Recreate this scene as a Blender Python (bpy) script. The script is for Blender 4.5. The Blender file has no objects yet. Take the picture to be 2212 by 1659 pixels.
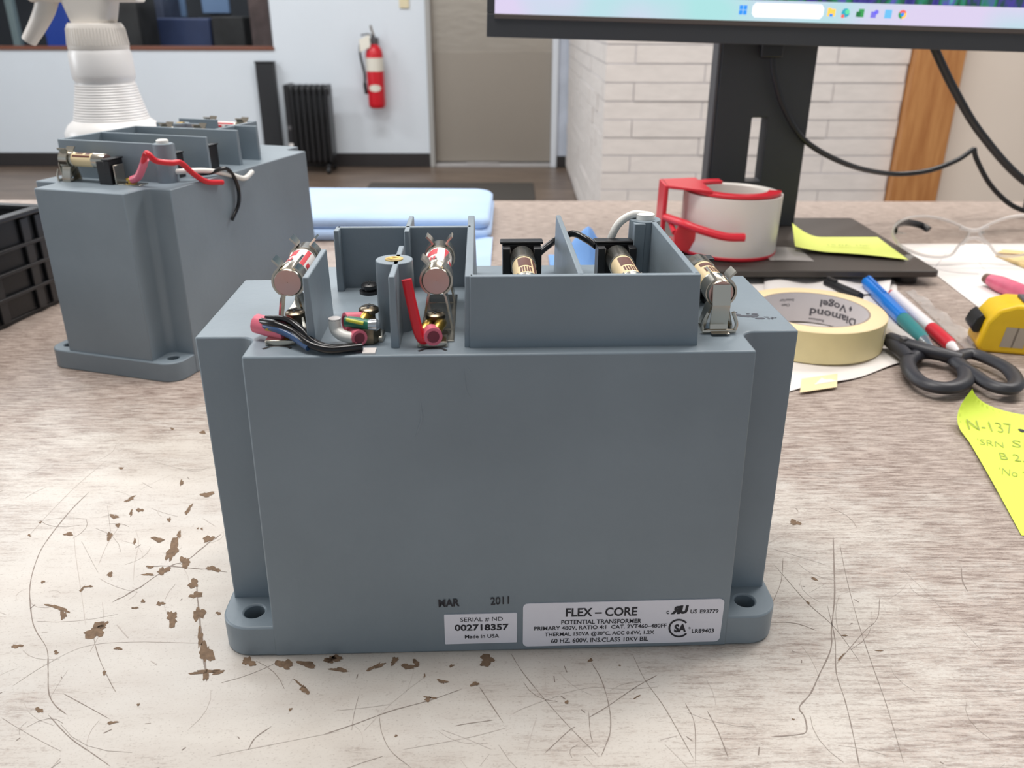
import bpy, math, random
from mathutils import Vector, Matrix
random.seed(7)
PI = math.pi
sc = bpy.context.scene
col = sc.collection

# ------------------------------------------------------------------ camera, world, lights, exposure
CAM_LOC = Vector((0, 0, .2471)); PITCH = math.radians(24); ROLL = math.radians(.1); FPX = 1800.0
cam = bpy.data.cameras.new('camera'); cam_o = bpy.data.objects.new('camera', cam); col.objects.link(cam_o)
_f = Vector((0, math.cos(PITCH), -math.sin(PITCH))); _r0 = Vector((1, 0, 0)); _u0 = _r0.cross(_f)
_r = math.cos(ROLL)*_r0 + math.sin(ROLL)*_u0; _u = -math.sin(ROLL)*_r0 + math.cos(ROLL)*_u0
cam_o.matrix_world = Matrix(((_r.x, _u.x, -_f.x, CAM_LOC.x), (_r.y, _u.y, -_f.y, CAM_LOC.y), (_r.z, _u.z, -_f.z, CAM_LOC.z), (0, 0, 0, 1)))
cam.sensor_width = 36; cam.lens = FPX/2212*36; cam.clip_start = .01; cam.clip_end = 100
cam.dof.use_dof = True; cam.dof.focus_distance = .37; cam.dof.aperture_fstop = cam.lens/1.7
sc.camera = cam_o
sc.view_settings.view_transform = 'Standard'; sc.view_settings.look = 'None'
sc.view_settings.gamma = 1; sc.view_settings.exposure = -.06; sc.view_settings.use_curve_mapping = False

world = bpy.data.worlds.new('world'); sc.world = world; world.use_nodes = True
bg = world.node_tree.nodes['Background']; bg.inputs[0].default_value = (.82, .91, 1.0, 1); bg.inputs[1].default_value = .5

def area(name, loc, sx, sy, power, color, target=None):
    l = bpy.data.lights.new(name, 'AREA'); l.shape = 'RECTANGLE'; l.size = sx; l.size_y = sy; l.energy = power; l.color = color
    o = bpy.data.objects.new(name, l); col.objects.link(o); o.location = loc
    if target is not None:
        o.rotation_euler = (Vector(target)-Vector(loc)).to_track_quat('-Z', 'Y').to_euler()
    return o
WARM = (1, .965, .93); COOL = (.93, .97, 1)
area('ceiling_panel_light', (-.3, .55, 1.93), 1.2, .6, 37, WARM)
area('ceiling_panel_light', (1.6, 1.6, 1.93), 1.2, .6, 46, WARM)
area('window_daylight', (-4.6, .6, .9), 1.6, 1.2, 55, COOL, (0, .7, .1))
area('ceiling_panel_light', (-1.6, 2.6, 1.93), 1.2, .3, 32, COOL)
area('ceiling_panel_light', (.5, 2.6, 1.93), 1.2, .3, 24, WARM)
area('ceiling_panel_light', (-1.0, 4.4, 1.93), 1.2, .3, 36, COOL)
area('ceiling_panel_light', (-3.2, 4.4, 1.93), 1.2, .3, 36, COOL)

# ------------------------------------------------------------------ colour and materials
def lin(c):
    c /= 255.0
    return c/12.92 if c <= .04045 else ((c+.055)/1.055)**2.4
def C(r, g, b): return (lin(r), lin(g), lin(b), 1)
def mat(name, c, rough=.5, metal=0, spec=.5, var=0, vscale=40, bump=0, bscale=200, trans=0, alpha=1, emit=0, sss=0, stretch=None):
    m = bpy.data.materials.new(name); m.use_nodes = True; nt = m.node_tree; b = nt.nodes['Principled BSDF']
    b.inputs['Base Color'].default_value = c; b.inputs['Roughness'].default_value = rough; b.inputs['Metallic'].default_value = metal
    b.inputs['Specular IOR Level'].default_value = spec; b.inputs['Transmission Weight'].default_value = trans; b.inputs['Alpha'].default_value = alpha
    if sss: b.inputs['Subsurface Weight'].default_value = sss; b.inputs['Subsurface Radius'].default_value = (.01, .01, .01)
    if emit: b.inputs['Emission Color'].default_value = c; b.inputs['Emission Strength'].default_value = emit
    tc = nt.nodes.new('ShaderNodeTexCoord'); src = tc.outputs['Object']
    if stretch:
        mp = nt.nodes.new('ShaderNodeMapping'); mp.inputs['Scale'].default_value = stretch; nt.links.new(src, mp.inputs[0]); src = mp.outputs[0]
    if var:
        n = nt.nodes.new('ShaderNodeTexNoise'); n.inputs['Scale'].default_value = vscale; n.inputs['Detail'].default_value = 4
        nt.links.new(src, n.inputs['Vector'])
        r = nt.nodes.new('ShaderNodeMapRange'); r.inputs[1].default_value = .3; r.inputs[2].default_value = .7
        r.inputs[3].default_value = 1-var; r.inputs[4].default_value = 1+var; nt.links.new(n.outputs['Fac'], r.inputs[0])
        x = nt.nodes.new('ShaderNodeMixRGB'); x.blend_type = 'MULTIPLY'; x.inputs[0].default_value = 1; x.inputs[1].default_value = c
        nt.links.new(r.outputs[0], x.inputs[2]); nt.links.new(x.outputs[0], b.inputs['Base Color'])
    if bump:
        n2 = nt.nodes.new('ShaderNodeTexNoise'); n2.inputs['Scale'].default_value = bscale; n2.inputs['Detail'].default_value = 3
        nt.links.new(src, n2.inputs['Vector']); bp_ = nt.nodes.new('ShaderNodeBump'); bp_.inputs['Strength'].default_value = bump
        bp_.inputs['Distance'].default_value = .002; nt.links.new(n2.outputs['Fac'], bp_.inputs['Height']); nt.links.new(bp_.outputs[0], b.inputs['Normal'])
    return m

M = {}
M['grey'] = mat('grey_moulded_resin', C(127, 139, 148), .40, spec=.45, var=.08, vscale=14, bump=.06, bscale=260)
M['hole'] = mat('dark_hole', C(42, 45, 48), .8)
M['steel'] = mat('nickel_plate', C(196, 190, 178), .22, 1)
M['darksteel'] = mat('tarnished_steel', C(118, 108, 92), .3, 1)
M['brass'] = mat('brass', C(200, 165, 80), .3, 1)
M['copper'] = mat('coppery_cap_end', C(205, 172, 165), .38, .9)
M['cream'] = mat('cream_fuse_paper', C(228, 205, 160), .5)
M['white_paper'] = mat('white_fuse_paper', C(228, 222, 218), .5)
M['red_print'] = mat('red_print', C(205, 60, 70), .55)
M['brown_print'] = mat('brown_print', C(95, 50, 38), .55)
M['black_plastic'] = mat('black_plastic', C(26, 26, 29), .4)
M['black_gloss'] = mat('black_gloss_wire', C(16, 16, 20), .18)
M['blue_sheen'] = mat('black_wire_blue_sheen', C(52, 78, 116), .2)  # colour of the blue reflection seen on the black wire
M['red_wire'] = mat('red_wire', C(205, 25, 40), .3)
M['white_wire'] = mat('white_wire', C(230, 228, 222), .35)
M['green_wire'] = mat('green_wire', C(25, 110, 85), .35)
M['yellow_wire'] = mat('yellow_stripe', C(205, 205, 70), .35)
M['pink'] = mat('pink_crimp', C(222, 110, 130), .4)
M['label'] = mat('label_paper', C(232, 232, 242), .4)
M['pink_dark'] = mat('sleeve_inside', C(120, 44, 60), .6)
M['ink'] = mat('black_ink', C(38, 38, 46), .6)
M['faded_ink'] = mat('smudged_ink', C(62, 66, 76), .6)
M['plastic_black_tex'] = mat('textured_black_plastic', C(56, 58, 62), .5, bump=.15, bscale=900)
M['lip'] = mat('brownish_bezel_lip', C(84, 76, 72), .5)
M['base_black'] = mat('stand_base_plastic', C(62, 56, 52), .42, bump=.15, bscale=900)
M['bottle'] = mat('white_bottle_plastic', C(236, 234, 232), .32, sss=.15)
M['trigger'] = mat('off_white_plastic', C(222, 216, 208), .4)
M['towel'] = mat('blue_paper_towel', C(178, 203, 237), .9, var=.05, vscale=20, bump=.25, bscale=120)
M['crumple'] = mat('blue_cloth', C(120, 165, 225), .85, bump=.2, bscale=100)
M['red_plastic'] = mat('red_plastic', C(214, 40, 55), .35)
M['tape_white'] = mat('wound_packing_tape', C(236, 230, 222), .3, sss=.15)
M['tape_core'] = mat('tape_core_card', C(196, 176, 150), .7)
M['note'] = mat('neon_yellow_note', C(222, 240, 92), .75)
M['note_pale'] = mat('pale_yellow_note', C(222, 230, 118), .75)
M['pencil'] = mat('pencil_marks', C(160, 174, 84), .8)
M['paper'] = mat('white_paper', C(226, 220, 216), .75, var=.02, vscale=30)
M['scrib'] = mat('faint_pencil', C(196, 190, 190), .8)
M['masking'] = mat('masking_tape_face', C(238, 214, 168), .55)
M['masking_side'] = mat('masking_tape_side', C(238, 222, 170), .45, var=.03, vscale=60)
M['core'] = mat('white_core_liner', C(216, 211, 212), .55)
M['core_edge'] = mat('grey_card_core', C(150, 134, 124), .8)
M['core_ink'] = mat('core_print', C(88, 86, 92), .6)
M['scissor'] = mat('scissor_handle', C(44, 44, 50), .45, bump=.05, bscale=500)
M['scissor_in'] = mat('scissor_grip', C(64, 64, 62), .55)
M['blue_pen'] = mat('blue_pen_plastic', C(26, 122, 215), .22)
M['teal'] = mat('teal_grip', C(40, 125, 128), .5)
M['clear_tip'] = mat('silver_tip', C(190, 195, 200), .15, .8)
M['white_pen'] = mat('white_pen_plastic', C(235, 230, 232), .3)
M['pen_red'] = mat('red_pen_grip', C(205, 30, 48), .45)
M['pale_grey'] = mat('pale_grey_plastic', C(188, 184, 182), .4)
M['yellow'] = mat('yellow_case', C(240, 196, 28), .38, var=.06, vscale=60)
M['tm_grey'] = mat('grey_badge', C(178, 166, 152), .5)
M['dark_grey'] = mat('dark_grey', C(86, 84, 86), .45)
M['pink_marker'] = mat('pink_marker_barrel', C(214, 104, 130), .35, var=.12, vscale=80)
M['tan_card'] = mat('tan_wood_slip', C(226, 198, 140), .6)
M['brown_edge'] = mat('brown_edge', C(110, 84, 70), .7)
M['clear'] = None
M['crate'] = mat('crate_plastic', C(30, 31, 34), .35)
M['crate_rim'] = mat('crate_rim', C(44, 45, 48), .3)
M['wall'] = mat('white_wall_paint', C(222, 228, 234), .75, var=.015, vscale=3)
M['wall_warm'] = mat('beige_wall_paint', C(226, 212, 198), .75, var=.015, vscale=4)
M['ceil'] = mat('ceiling_tile', C(225, 225, 222), .8)
M['skirt'] = mat('black_skirting', C(44, 40, 40), .5)
M['brick'] = mat('white_painted_brick', C(220, 213, 208), .8, var=.05, vscale=14, bump=.5, bscale=40, stretch=(1, 1, 3))
M['mortar'] = mat('grey_joint', C(196, 193, 196), .9)
M['black_paint'] = mat('black_heater_paint', C(22, 22, 24), .35)
M['black_matt'] = mat('black_matt_panel', C(36, 37, 40), .5, var=.15, vscale=30, stretch=(8, 8, .5))
M['ext_red'] = mat('extinguisher_red', C(205, 22, 38), .3)
M['ext_label'] = mat('extinguisher_label', C(226, 220, 206), .5)
M['mat_rubber'] = mat('grey_floor_mat', C(72, 67, 62), .9, bump=.3, bscale=300)
M['frame'] = mat('door_frame_paint', C(168, 166, 162), .45)
M['frame_white'] = mat('white_frame_paint', C(226, 230, 236), .4)
M['scuff'] = mat('scuffed_wall', C(196, 202, 214), .7, var=.1, vscale=6)
M['thermo'] = mat('cream_plastic', C(226, 212, 176), .5)
M['bin_blue'] = mat('blue_bin', C(30, 70, 170), .5)
M['cab_blue'] = mat('navy_cabinet', C(62, 78, 120), .5, var=.15, vscale=5)
M['slate'] = mat('slate_cabinet', C(78, 88, 112), .5, var=.2, vscale=5)
M['light_panel'] = mat('pale_blue_panel', C(130, 160, 200), .4)
M['dark_stuff'] = mat('dark_shelving', C(52, 54, 56), .7, var=.4, vscale=6)
M['brown_stuff'] = mat('brown_boxes', C(96, 84, 84), .7, var=.3, vscale=8)
M['sill'] = mat('red_brown_sill', C(122, 72, 52), .6)
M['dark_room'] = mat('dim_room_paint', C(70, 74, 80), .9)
M['rail'] = mat('pale_green_rail', C(126, 146, 150), .5)

def wood_mat(name, c1, c2, scale, stretch, rough=.5):
    m = bpy.data.materials.new(name); m.use_nodes = True; nt = m.node_tree; b = nt.nodes['Principled BSDF']; b.inputs['Roughness'].default_value = rough
    tc = nt.nodes.new('ShaderNodeTexCoord'); mp = nt.nodes.new('ShaderNodeMapping'); mp.inputs['Scale'].default_value = stretch
    n = nt.nodes.new('ShaderNodeTexNoise'); n.inputs['Scale'].default_value = scale; n.inputs['Detail'].default_value = 5; n.inputs['Roughness'].default_value = .6
    rp = nt.nodes.new('ShaderNodeValToRGB'); rp.color_ramp.elements[0].position = .35; rp.color_ramp.elements[1].position = .65
    rp.color_ramp.elements[0].color = c1; rp.color_ramp.elements[1].color = c2
    nt.links.new(tc.outputs['Object'], mp.inputs[0]); nt.links.new(mp.outputs[0], n.inputs['Vector']); nt.links.new(n.outputs['Fac'], rp.inputs[0]); nt.links.new(rp.outputs[0], b.inputs['Base Color'])
    return m
M['oak'] = wood_mat('oak_trim', C(166, 108, 58), C(196, 140, 84), 6, (6, 6, .5))
M['floor'] = wood_mat('brown_vinyl_floor', C(92, 77, 66), C(124, 106, 92), 3, (1, 6, 1), .35)

def clear_mat():
    m = bpy.data.materials.new('clear_polycarbonate'); m.use_nodes = True; nt = m.node_tree; nt.nodes.remove(nt.nodes['Principled BSDF'])
    out = [n for n in nt.nodes if n.type == 'OUTPUT_MATERIAL'][0]
    t = nt.nodes.new('ShaderNodeBsdfTransparent'); t.inputs[0].default_value = (.96, .95, .94, 1)
    g = nt.nodes.new('ShaderNodeBsdfGlossy'); g.inputs['Roughness'].default_value = .06; lw = nt.nodes.new('ShaderNodeLayerWeight'); lw.inputs[0].default_value = .06
    mx = nt.nodes.new('ShaderNodeMixShader'); nt.links.new(lw.outputs['Fresnel'], mx.inputs[0]); nt.links.new(t.outputs[0], mx.inputs[1]); nt.links.new(g.outputs[0], mx.inputs[2]); nt.links.new(mx.outputs[0], out.inputs[0])
    return m
M['clear'] = clear_mat()
M['clear_rim'] = mat('frosted_clear_rim', C(236, 230, 226), .3, alpha=.42)
M['clear_film'] = mat('clear_film', C(226, 220, 216), .15, alpha=.3)

def door_mat():
    m = mat('brushed_steel_door', C(186, 177, 165), .36, .7)
    nt = m.node_tree; b = nt.nodes['Principled BSDF']
    tc = nt.nodes.new('ShaderNodeTexCoord'); mp = nt.nodes.new('ShaderNodeMapping'); mp.inputs['Scale'].default_value = (3, 1, 9)
    n = nt.nodes.new('ShaderNodeTexNoise'); n.inputs['Scale'].default_value = 3; n.inputs['Detail'].default_value = 4
    bu = nt.nodes.new('ShaderNodeBump'); bu.inputs['Strength'].default_value = .08; bu.inputs['Distance'].default_value = .02
    nt.links.new(tc.outputs['Object'], mp.inputs[0]); nt.links.new(mp.outputs[0], n.inputs['Vector']); nt.links.new(n.outputs['Fac'], bu.inputs['Height']); nt.links.new(bu.outputs[0], b.inputs['Normal'])
    return m
M['door'] = door_mat()

def desk_mat():
    m = bpy.data.materials.new('worn_wood_laminate'); m.use_nodes = True; nt = m.node_tree; L = nt.links.new
    b = nt.nodes['Principled BSDF']; b.inputs['Roughness'].default_value = .45; b.inputs['Specular IOR Level'].default_value = .4
    N = nt.nodes.new
    tc = N('ShaderNodeTexCoord')
    def noise(scale, stretch, detail=4, rough=.6):
        mp = N('ShaderNodeMapping'); mp.inputs['Scale'].default_value = stretch; L(tc.outputs['Object'], mp.inputs[0])
        n = N('ShaderNodeTexNoise'); n.inputs['Scale'].default_value = scale; n.inputs['Detail'].default_value = detail; n.inputs['Roughness'].default_value = rough
        L(mp.outputs[0], n.inputs['Vector']); return n.outputs['Fac']
    def rng(v, a, b_, c, d):
        r = N('ShaderNodeMapRange'); r.inputs[1].default_value = a; r.inputs[2].default_value = b_; r.inputs[3].default_value = c; r.inputs[4].default_value = d; L(v, r.inputs[0]); return r.outputs[0]
    def math_(op, a, b_):
        q = N('ShaderNodeMath'); q.operation = op
        for i, v in enumerate((a, b_)):
            if isinstance(v, (int, float)): q.inputs[i].default_value = v
            else: L(v, q.inputs[i])
        return q.outputs[0]
    def mix(f, c1, c2):
        q = N('ShaderNodeMixRGB')
        for i, v in enumerate((f, c1, c2)):
            if isinstance(v, (int, float)) or isinstance(v, tuple): q.inputs[i].default_value = v
            else: L(v, q.inputs[i])
        return q.outputs[0]
    grain = noise(60, (1, 9, 1), 5, .7)            # long streaks along x
    fine = noise(420, (1, 3.0, 1), 3, .7)
    spk = noise(900, (1, 1.6, 1), 2, .5)
    broad = noise(5, (1, 2, 1), 3)
    base = mix(rng(grain, .40, .60, 0, 1), C(124, 107, 98), C(188, 173, 163))
    base = mix(rng(fine, .48, .7, 0, .5), base, C(204, 190, 179))
    base = mix(rng(spk, .57, .68, 0, .35), base, C(110, 93, 83))
    # rubbed pale patch in front of and around the first transformer, its edge broken up by the grain
    sx = N('ShaderNodeSeparateXYZ'); L(tc.outputs['Object'], sx.inputs[0])
    dx = math_('DIVIDE', math_('SUBTRACT', sx.outputs[0], -.10), .285); dy = math_('DIVIDE', math_('SUBTRACT', sx.outputs[1], .315), .190)
    d = math_('SQRT', math_('ADD', math_('MULTIPLY', dx, dx), math_('MULTIPLY', dy, dy)), 0)
    mid = noise(28, (1, 2.2, 1), 4, .65)
    d = math_('ADD', d, rng(broad, .3, .7, -.25, .25)); d = math_('ADD', d, rng(grain, .3, .7, .28, -.28)); d = math_('ADD', d, rng(fine, .3, .7, -.35, .35)); d = math_('ADD', d, rng(mid, .3, .7, -.25, .25))
    wear = rng(d, .62, 1.30, 1, 0)
    worn = mix(rng(broad, .35, .65, 0, 1), C(208, 201, 192), C(197, 192, 186))
    worn = mix(rng(mid, .40, .72, 0, .55), worn, C(186, 176, 167))
    worn = mix(rng(spk, .60, .72, 0, .45), worn, C(146, 134, 126))
    worn = mix(rng(noise(260, (1, 1, 1), 4, .75), .60, .74, 0, .55), worn, C(158, 146, 137))
    L(mix(wear, base, worn), b.inputs['Base Color'])
    return m
M['desk'] = desk_mat()
M['chip'] = mat('exposed_particle_board', C(118, 96, 76), .85, var=.25, vscale=400)
M['scratch'] = mat('dark_scratch', C(140, 128, 120), .8)
M['scratch_light'] = mat('faint_scratch', C(186, 177, 170), .8)

# ------------------------------------------------------------------ mesh builder
def catmull(pts, n=8):
    P = [Vector(p) for p in pts]
    if len(P) < 3: return P
    out = []
    for i in range(len(P)-1):
        p0 = P[i-1] if i else P[0]*2-P[1]; p1 = P[i]; p2 = P[i+1]; p3 = P[i+2] if i+2 < len(P) else P[-1]*2-P[-2]
        for k in range(n):
            t = k/n
            out.append(.5*((2*p1)+(p2-p0)*t+(2*p0-5*p1+4*p2-p3)*t*t+(3*p1-p0-3*p2+p3)*t**3))
    out.append(P[-1]); return out
class MB:
    def __init__(s): s.v = []; s.f = []; s.m = []
    def add(s, vs, fs, m=0):
        o = len(s.v); s.v += [Vector(v) for v in vs]
        for f in fs: s.f.append([i+o for i in f]); s.m.append(m)
    def loft(s, rings, m=0, caps=True, closed=True):
        n = len(rings[0]); vs = [v for r in rings for v in r]; fs = []
        for i in range(len(rings)-1):
            for j in range(n if closed else n-1):
                a = i*n+j; b = i*n+(j+1) % n; fs.append((a, b, b+n, a+n))
        if caps: fs.append(tuple(range(n-1, -1, -1))); fs.append(tuple((len(rings)-1)*n+k for k in range(n)))
        s.add(vs, fs, m)
    def box(s, x0, x1, y0, y1, z0, z1, m=0):
        s.loft([[(x0, y0, z), (x1, y0, z), (x1, y1, z), (x0, y1, z)] for z in (z0, z1)], m)
    def prism(s, poly, z0, z1, m=0, top=None):
        s.loft([[(x, y, z0) for x, y in poly], [(x, y, z1) for x, y in (top or poly)]], m)
    def prism_y(s, poly, y0, y1, m=0):   # poly in (x,z), counter-clockwise seen from -y
        s.loft([[(x, y1, z) for x, z in poly], [(x, y0, z) for x, z in poly]], m)
    def lathe(s, prof, c=(0, 0, 0), n=32, m=0, axis='z', caps=True):
        rings = []
        for r, h in prof:
            ring = []
            for k in range(n):
                a = 2*PI*k/n; u, w = r*math.cos(a), r*math.sin(a)
                p = {'z': (u, w, h), 'y': (w, h, u), 'x': (h, u, w)}[axis]
                ring.append((p[0]+c[0], p[1]+c[1], p[2]+c[2]))
            rings.append(ring)
        s.loft(rings, m, caps)
    def tube(s, pts, r, n=10, m=0, smooth=8, flat=1.0):
        P = catmull(pts, smooth) if smooth else [Vector(p) for p in pts]
        T = [(P[min(i+1, len(P)-1)]-P[max(i-1, 0)]).normalized() for i in range(len(P))]
        up = Vector((0, 0, 1)) if abs(T[0].z) < .9 else Vector((0, 1, 0))
        a = T[0].cross(up).normalized(); rings = []
        for i, p in enumerate(P):
            a = (a-T[i]*a.dot(T[i])).normalized(); b = T[i].cross(a)
            rr = r(i/(len(P)-1)) if callable(r) else r
            rings.append([p+a*math.cos(2*PI*k/n)*rr+b*math.sin(2*PI*k/n)*rr*flat for k in range(n)])
        s.loft(rings, m)
    def strip(s, pts, y0, y1, t, m=0, fr=None):   # thin sheet metal: polyline in (x,z) given thickness, extruded in y
        L_ = []; R_ = []
        for i, p in enumerate(pts):
            a = Vector(pts[max(i-1, 0)]); b = Vector(pts[min(i+1, len(pts)-1)]); d = (b-a); d.normalize(); nrm = Vector((-d.y, d.x))*t*.5
            L_.append(Vector(p)+nrm); R_.append(Vector(p)-nrm)
        rings = []
        for i in range(len(pts)):
            q = [(L_[i].x, y0, L_[i].y), (L_[i].x, y1, L_[i].y), (R_[i].x, y1, R_[i].y), (R_[i].x, y0, R_[i].y)]
            rings.append(q)
        s.loft(rings, m)
    def grid(s, fn, nu, nv, t, m=0):     # sheet with thickness t downwards along z
        vs = []; fs = []
        for k in (0, 1):
            for i in range(nu+1):
                for j in range(nv+1):
                    p = Vector(fn(i/nu, j/nv)); p.z -= t*k; vs.append(p)
        W = nv+1; O = (nu+1)*W
        for i in range(nu):
            for j in range(nv):
                a, b, c, d = i*W+j, (i+1)*W+j, (i+1)*W+j+1, i*W+j+1
                fs.append((a, b, c, d)); fs.append((d+O, c+O, b+O, a+O))
        for i in range(nu):
            a, b = i*W, (i+1)*W; fs.append((a, a+O, b+O, b)); a += nv; b += nv; fs.append((b, b+O, a+O, a))
        for j in range(nv):
            a, b = j, j+1; fs.append((b, b+O, a+O, a)); a += nu*W; b += nu*W; fs.append((a, a+O, b+O, b))
        s.add(vs, fs, m)
    def xf(s, mtx, i0=0):
        for i in range(i0, len(s.v)): s.v[i] = mtx @ s.v[i]
        return s
    def build(s, name, mats, parent=None, bevel=0, angle=38, seg=2):
        me = bpy.data.meshes.new(name); me.from_pydata([tuple(v) for v in s.v], [], s.f)
        if not isinstance(mats, (list, tuple)): mats = [mats]
        for q in mats: me.materials.append(M[q] if isinstance(q, str) else q)
        me.polygons.foreach_set('material_index', s.m); me.update()
        me.polygons.foreach_set('use_smooth', [True]*len(me.polygons)); me.set_sharp_from_angle(angle=math.radians(angle))
        o = bpy.data.objects.new(name, me); col.objects.link(o)
        if parent is not None: o.parent = parent
        if bevel:
            bv = o.modifiers.new('bevel', 'BEVEL'); bv.width = bevel; bv.segments = seg; bv.limit_method = 'ANGLE'; bv.angle_limit = math.radians(40)
        return o
def tag(o, label=None, cat=None, group=None, kind=None):
    if label: o['label'] = label
    if cat: o['category'] = cat
    if group: o['group'] = group
    if kind: o['kind'] = kind
    return o
def thing(name, loc, label, cat, rz=0, group=None):
    o = bpy.data.objects.new(name, None); o.empty_display_size = .02; col.objects.link(o); o.location = loc; o.rotation_euler = (0, 0, rz)
    return tag(o, label, cat, group)
def rrect(x0, x1, y0, y1, r, n=6):
    p = []
    for cx, cy, a0 in ((x1-r, y1-r, 0), (x0+r, y1-r, PI/2), (x0+r, y0+r, PI), (x1-r, y0+r, 1.5*PI)):
        for k in range(n+1): a = a0+PI/2*k/n; p.append((cx+r*math.cos(a), cy+r*math.sin(a)))
    return p
def cut(o, cutter):     # boolean difference baked into the mesh
    c = cutter.build('cutter', 'hole'); m = o.modifiers.new('cut', 'BOOLEAN'); m.operation = 'DIFFERENCE'; m.object = c; m.solver = 'EXACT'
    dg = bpy.context.evaluated_depsgraph_get(); dg.update(); me = bpy.data.meshes.new_from_object(o.evaluated_get(dg))
    o.modifiers.remove(m); old = o.data; o.data = me; bpy.data.meshes.remove(old); cm = c.data; bpy.data.objects.remove(c); bpy.data.meshes.remove(cm)
    me.polygons.foreach_set('use_smooth', [True]*len(me.polygons)); me.set_sharp_from_angle(angle=math.radians(38))
def ray(px, py): return _f+_r*(px-1106)/FPX+_u*(829.5-py)/FPX
def P(px, py, z=0.0):
    d = ray(px, py); return CAM_LOC+d*((z-CAM_LOC.z)/d.z)
def Y(px, py, y):
    d = ray(px, py); return CAM_LOC+d*((y-CAM_LOC.y)/d.y)

def glyphs(s, bold=0.0, shear=0.0):
    cu = bpy.data.curves.new('glyphs', 'FONT'); cu.body = s; cu.size = 1; cu.fill_mode = 'FRONT'; cu.offset = bold; cu.shear = shear; cu.resolution_u = 3
    o = bpy.data.objects.new('glyphs', cu); col.objects.link(o); dg = bpy.context.evaluated_depsgraph_get(); dg.update()
    me = bpy.data.meshes.new_from_object(o.evaluated_get(dg)); v = [x.co.copy() for x in me.vertices]; f = [tuple(p.vertices) for p in me.polygons]
    bpy.data.objects.remove(o); bpy.data.curves.remove(cu); bpy.data.meshes.remove(me)
    x0 = min(p.x for p in v); x1 = max(p.x for p in v); y0 = min(p.y for p in v); y1 = max(p.y for p in v)
    return [((p.x-x0)/(x1-x0), (p.y-y0)/(y1-y0)) for p in v], f
def text(mb, s, O, U, V, m=0, bold=0.0, shear=0.0, flip=False):   # O lower left, U full width vector, V full height vector
    v, f = glyphs(s, bold, shear); O, U, V = Vector(O), Vector(U), Vector(V)
    if flip: v = [(1-a, b) for a, b in v]; f = [tuple(reversed(q)) for q in f]
    mb.add([O+U*a+V*b for a, b in v], f, m)

# ------------------------------------------------------------------ the room
def struct(o): return tag(o, kind='structure')
FZ, CZ, RY = -.75, 1.95, 6.02
b = MB(); b.box(-5, 4, -2.5, 8.6, FZ-.05, FZ); struct(b.build('floor', 'floor'))
b = MB(); b.box(-5, 4, -2.5, 8.6, CZ, CZ+.05); struct(b.build('ceiling', 'ceil'))
b = MB(); b.box(-5.1, -5, -.5, 8.6, FZ, CZ); struct(b.build('wall_left', 'wall'))
# back wall with the dark window on the left and the door opening
WX = -1.602; WZ = .038
b = MB()
b.box(-5, WX, RY, RY+.12, FZ, WZ-.022); b.box(-5, WX, RY, RY+.12, 1.3, CZ); b.box(WX, -.578, RY, RY+.12, FZ, CZ); b.box(-5, -4.6, RY, RY+.12, WZ-.022, 1.3)
b.box(-.578, .31, RY, RY+.12, 1.35, CZ)
struct(b.build('wall_back', 'wall'))
b = MB(); b.box(.31, .45, RY-.005, RY+.12, FZ, CZ); struct(b.build('wall_beside_door', 'scuff'))
b = MB(); b.box(-5, -.578, RY-.012, RY, FZ, -.655); struct(b.build('baseboard_back', 'skirt', bevel=.003))
b = MB(); b.box(.313, .40, RY-.018, RY-.005, FZ, -.672); struct(b.build('baseboard_right', 'skirt', bevel=.003))
w = thing('window_1', (-3.1, RY, WZ), None, None); struct(w)
b = MB(); b.box(-1.52, 3.1+WX+.004, -.012, .12, -.0215, 0); b.build('window_sill', 'sill', w, .003)
b = MB(); b.box(-1.5, 3.1+WX, .07, .076, 0, 1.262); b.build('window_pane', 'clear', w)
b = MB()
for x in (-1.5, 3.1+WX-.02): b.box(x, x+.02, .04, .1, 0, 1.262)
b.box(-1.48, 3.1+WX-.02, .04, .1, 1.24, 1.262); b.build('window_frame', 'dark_grey', w)
# dim room beyond the window
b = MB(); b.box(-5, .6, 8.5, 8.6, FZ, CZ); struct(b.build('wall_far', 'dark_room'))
def far_box(name, px0, px1, py0, py1, y, depth, m, label, cat, zb=None):
    a = Y(px0, py1, y); c = Y(px1, py0, y); a.x = Y(px0, 50, y).x; c.x = Y(px1, 50, y).x; b = MB(); z0 = a.z if zb is None else zb
    b.box(0, c.x-a.x, 0, depth, 0, c.z-z0); o = b.build(name, m, bevel=.01); o.location = (a.x, y, z0)
    return tag(o, label, cat)
far_box('storage_bin', 92, 148, -40, 170, 6.35, .4, 'bin_blue', 'bright blue bin seen through the dark window, left of the spray bottle neck', 'bin', FZ)
far_box('shelving', 215, 300, -160, 170, 6.45, .35, 'dark_stuff', 'dark cluttered shelving seen through the window, just right of the spray bottle', 'shelving', FZ)
far_box('cabinet', 318, 452, 40, 175, 6.9, .4, 'cab_blue', 'navy blue low cabinet seen through the middle of the dark window', 'cabinet', FZ)
far_box('locker', 300, 356, -160, 40, 7.5, .4, 'slate', 'slate blue tall locker behind the navy cabinet, seen through the dark window', 'locker', FZ)
far_box('machine', 456, 526, 36, 175, 6.7, .4, 'dark_stuff', 'black low machine seen through the window, right of the navy cabinet', 'machine', FZ)
far_box('carton', 540, 640, -160, 180, 6.4, .3, 'brown_stuff', 'tall dull brown stack seen at the right end of the dark window', 'stack', FZ)
far_box('rack_post', 18, 34, -160, 170, 6.5, .06, 'rail', 'pale greenish upright rail at the far left of the dark window', 'post', FZ)
p1 = far_box('notice_board', 360, 405, -60, 38, 7.95, .04, 'light_panel', 'pale blue panel with an orange mark, seen through the dark window', 'panel')
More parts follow.
